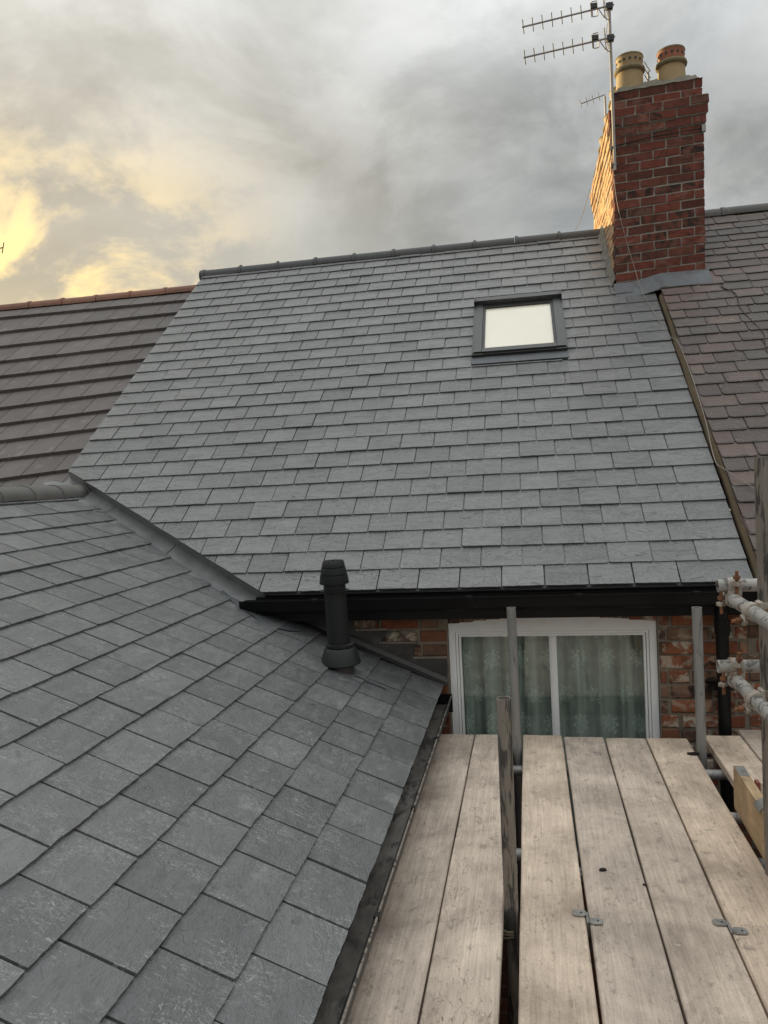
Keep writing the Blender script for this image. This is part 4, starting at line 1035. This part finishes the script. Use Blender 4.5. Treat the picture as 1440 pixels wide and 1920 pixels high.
# ================================================================== SCAFFOLD
def pole(p0, p1, m, label, group='scaffold tubes', name='scaffold_tube'):
    o = MB().tube(p0, p1, .02415, 24, hollow=.004).build(name, m, None, smooth=40)
    # long axis of the wear pattern follows the tube's own z where it is upright
    return tag(o, label, 'scaffold tube', group)
pole((-.113, 4.08, 0), (-.113, 4.08, 3.752), M_galv, 'slim upright scaffold tube in front of the window mullion side, standing in the board gap')
pole((-.131, 2.56, 0), (-.109, 2.56, 3.718), M_tubebrown, 'stained upright scaffold tube with open pale rim between two boards')
pole((.822, 4.08, 0), (.813, 4.08, 3.737), M_galv, 'plain grey upright scaffold tube between window and black downpipe')
pole((.795, 2.86, 0), (.797, 2.86, 4.476), M_tubebrown, 'tall upright scaffold tube carrying the guard rails beside the toe board')
pole((.688, 3.07, 4.000), (2.6, 3.07, 4.004), M_tubewhite, 'upper crosswise guard tube with white paint splashes')
pole((.680, 3.07, 3.692), (2.6, 3.07, 3.696), M_tubewhite, 'lower crosswise guard tube, half blackened')
pole((.738, 3.14, 3.9495), (.738, -.6, 3.9495), M_tubewhite, 'upper guard rail tube running away over the toe board')
pole((.742, 3.14, 3.642), (.738, -.6, 3.642), M_tubewhite, 'lower guard rail tube running away over the toe board')
for y, lb in ((3.93, 'grey transom tube under the board ends by the window'), (3.05, 'grey transom tube under the boards behind the stained upright'), (1.6, 'grey transom tube under the boards in front of the stained upright')):
    pole((-.60, y, 2.936), (2.4, y, 2.936), M_galv, lb)
pole((.62, 3.56, 2.887), (2.3, 3.56, 2.887), M_tubewhite, 'tube end poking out beneath the toe board')
# right-hand far upright behind so the cross tubes end on something
pole((2.45, 3.02, 0), (2.45, 3.02, 4.4), M_galv, 'far upright scaffold tube at the outer end of the guard tubes')

def coupler(p, d1, c1, d2, c2, label, bolts):
    root = empty('scaffold_coupler', p, label, 'coupler', 'scaffold couplers')
    d1, c1, d2, c2 = map(Vector, (d1, c1, d2, c2)); d1.normalize(); d2.normalize()
    body = MB()
    for d_, c_ in ((d1, c1), (d2, c2)):
        body.tube(c_ - d_ * .024, c_ + d_ * .024, .0315, 16, hollow=.0072)
    mid = (c1 + c2) / 2
    ax = (c2 - c1).normalized() if (c2 - c1).length > 1e-4 else Vector((0, 0, 1))
    q = d1.cross(ax).normalized(); mx = frame(mid, d1, q, ax)
    body.box(-.026, .026, -.03, .03, -.012, .012, mx, jit=.002)
    body.build('clamp_body', M_coupler, root, smooth=35)
    for (bp, bd, L) in bolts:
        bp, bd = Vector(bp), Vector(bd).normalized()
        b = MB().tube(bp - bd * L / 2, bp + bd * L / 2, .0062, 10).tube(bp + bd * (L * .12), bp + bd * (L * .12 + .014), .0125, 6)
        b.build('bolt', M_rust, root)
        a_ = bd.orthogonal().normalized(); e_ = bd.cross(a_); fm = frame(bp, a_, e_, bd)
        MB().box(-.016, .016, -.011, .011, -.012, .003, fm, jit=.002).build('flap', M_coupler, root)
    return root
X, Y, Z = (1, 0, 0), (0, 1, 0), (0, 0, 1)
for zt, zb_, nm in ((4.000, 3.9495, 'upper'), (3.694, 3.642, 'lower')):
    coupler((.735, 3.07, zb_), X, (.745, 3.07, zt), Y, (.740, 3.07, zb_), f'rusty bolted coupler at the {nm} guard rail corner', [((.748, 3.034, zt + .018), (0, -.1, 1), .085), ((.698, 3.062, zb_ - .012), (0, 0, 1), .085)])
    coupler((.77, 2.82, zb_), Y, (.739, 2.80, zb_), Z, (.796, 2.86, zb_), f'pale coupler band tying the {nm} rail to the tall upright', [((.705, 2.80, zb_ - .028), (-1, -.25, -.05), .075), ((.80, 2.825, zb_ - .004), (-.5, -1, 0), .08)])
# wire tie on the stained upright
tie = MB()
for j in range(4): tie.path([Vector((-.1275 + .029 * math.cos(a * math.pi / 6), 2.56 + .029 * math.sin(a * math.pi / 6), 2.905 + .010 * j + .006 * math.sin(a * .8 + j))) for a in range(13)], .0035, 5)
tag(tie.build('wire_tie', M_twine, None, smooth=60), 'twisted wire tie round the stained upright below the boards', 'wire tie')

# boards
def board(x0, x1, y0, y1, label, skew=0.0, zt=3.0, m=M_board, dz_=0.0):
    """plank with eased edges, top at zt"""
    th, c = .038, .004
    n = 14; mb = MB(); prof_ = [(0, -th), (0, -c), (c, 0), (1, 0), (2, -c), (2, -th)]
    for i in range(n + 1):
        f = i / n; y = y0 + (y1 - y0) * f; sx = skew * (1 - f); wob = .0012 * math.sin(i * 2.1 + x0 * 9); cup = .004 * math.sin(f * 5 + x0 * 7)
        a, b = x0 + sx + wob, x1 + sx + wob * .7
        for (q, z) in ((a, zt - th), (a, zt - c), (a + c, zt), ((a + b) / 2, zt + cup * .5), (b - c, zt), (b, zt - c), (b, zt - th)): mb.v.append((q, y, z + dz_))
    K = 7
    for i in range(n):
        for j in range(K): mb.f.append((i * K + j, i * K + (j + 1) % K, (i + 1) * K + (j + 1) % K, (i + 1) * K + j)[::-1]); mb.tone.append(0)
    mb.f += [tuple(range(K)), tuple(range(n * K + K - 1, n * K - 1, -1))]; mb.tone += [0, 0]
    return tag(mb.build('scaffold_board', m, None, smooth=30), label, 'scaffold board', 'scaffold boards')
board(-.577, -.3535, -.9, 4.275, 'scaffold board running beside the black gutter')
board(-.3475, -.1385, -.9, 4.28, 'scaffold board between the gutter board and the two uprights')
board(-.083, .128, -.9, 4.285, 'scaffold board on the window side of the two uprights, with a clip on its edge')
board(.139, .3485, -.9, 4.262, 'scaffold board with a small dark slate chip on it')
board(.3565, .564, -.9, 4.250, 'scaffold board marked with gouges between the two pairs of clips')
board(.572, .779, -.9, 4.258, 'scaffold board running alongside the toe board')
board(.874, 1.060, 1.0, 4.315, 'short scaffold board behind the toe board, near the downpipe')
board(1.068, 1.290, 1.0, 4.41, 'outer scaffold board beyond the tall upright')
# toe boards
def toe(pts0, pts1, th, z0, z1, label, m=M_toe):
    a, b = Vector(pts0), Vector(pts1); d_ = (b - a).normalized(); s_ = Vector((d_.y, -d_.x, 0))
    L = (b - a).length; mx = frame((a.x, a.y, 0), s_, d_, (0, 0, 1))
    return mx, L, MB().box(0, th, 0, L, z0, z1, mx, jit=.001)
mx, L, mb = toe((.755, 1.0, 0), (.803, 3.40, 0), .038, 3.003, 3.185, '')
tb = empty('toe_board', (.78, 2.2, 3.0), 'golden timber toe board standing on edge with metal end band', 'toe board', 'toe boards')
mb.build('plank', M_toe, tb, recentre=False)
MB().box(.0, .039, L - .115, L - .012, 3.1855, 3.187, mx).build('end_band', M_clip, tb, recentre=False)
mx2, L2, mb2 = toe((.86, 3.30, 0), (2.0, 3.30, 0), .036, 3.003, 3.165, '')
tb2 = empty('toe_board', (1.3, 3.3, 3.0), 'dark timber toe board with red painted end beyond the tall upright', 'toe board', 'toe boards')
mb2.build('plank', M_board, tb2, recentre=False)
M_redend = simple('red_end_paint', (.20, .06, .045), .7, var=.25, bstr=.2)
MB().box(.0, .037, -.002, .012, 3.10, 3.1665, mx2).build('painted_end', M_redend, tb2, recentre=False)
# curved clip hooked over the toe board
mb = MB(); N = 10
for i in range(N + 1):
    a = R(-25) + R(185) * i / N
    for (rr, y) in ((.034, 0), (.034, .075), (.030, .075), (.030, 0)):
        mb.v.append(tuple(mx @ Vector((.021 + rr * math.cos(a), L - .44 + y, 3.165 + rr * 1.05 * math.sin(a)))))
for i in range(N):
    for j in range(4): mb.f.append((i * 4 + j, i * 4 + (j + 1) % 4, (i + 1) * 4 + (j + 1) % 4, (i + 1) * 4 + j)); mb.tone.append(0)
mb.f += [(3, 2, 1, 0), (N * 4, N * 4 + 1, N * 4 + 2, N * 4 + 3)]; mb.tone += [0, 0]
tag(mb.build('toe_board_clip', M_clip, None, smooth=40), 'curved grey steel clip hooked over the golden toe board', 'clip')

# board clips: two offset tabs joined through the gap
def bclip(x, y, label):
    root = empty('board_clip', (x, y, 3.002), label, 'clip', 'board clips')
    for dx_, dy_, nm in ((-.024, .022, 'tab'), (.026, -.020, 'tab')):
        mb = MB(); c = .007; w_, h_ = .021, .018
        poly = [(-w_ + c, -h_), (w_ - c, -h_), (w_, -h_ + c), (w_, h_ - c), (w_ - c, h_), (-w_ + c, h_), (-w_, h_ - c), (-w_, -h_ + c)]
        mb.prism([Vector((x + dx_ + a, y + dy_ + b, 3.0022)) for a, b in poly], (0, 0, .0035)); mb.build(nm, M_clip, root)
        MB().tube((x + dx_ + .006, y + dy_, 3.0055), (x + dx_ + .006, y + dy_, 3.007), .0035, 8).build('rivet', M_frame_dark, root)
    MB().box(x - .0035, x + .0035, y - .03, y + .03, 2.955, 3.004).build('web', M_clip, root)
bclip(.1335, 2.520, 'grey steel clip bridging the gap next to the slate chip board')
bclip(.5680, 2.510, 'grey steel clip bridging the gap next to the toe board side plank')
# debris
def chip(x, y, sx, sy, rot, label, m=M_slate_old, h=.005, z=3.0015):
    n = 9; pts = []
    for i in range(n):
        a = 2 * math.pi * i / n; r_ = random.uniform(.65, 1.0); px, py = sx * r_ * math.cos(a), sy * r_ * math.sin(a)
        pts.append(Vector((x + px * math.cos(rot) - py * math.sin(rot), y + px * math.sin(rot) + py * math.cos(rot), z)))
    return tag(MB().prism(pts, (0, 0, h)).build('slate_chip', m, None), label, 'slate chip')
chip(.212, 2.833, .016, .009, .2, 'small dark slate chip lying on a bare board', M_flue)
chip(.765, 4.018, .035, .016, .1, 'crumpled dark scrap at the foot of the plain grey upright', M_flue, .010)
chip(.345, 2.74, .009, .004, -.4, 'sliver of dark slate close to the board gap', M_flue)
chip(.44, 2.44, .0, .0, 0, 'x') if False else None
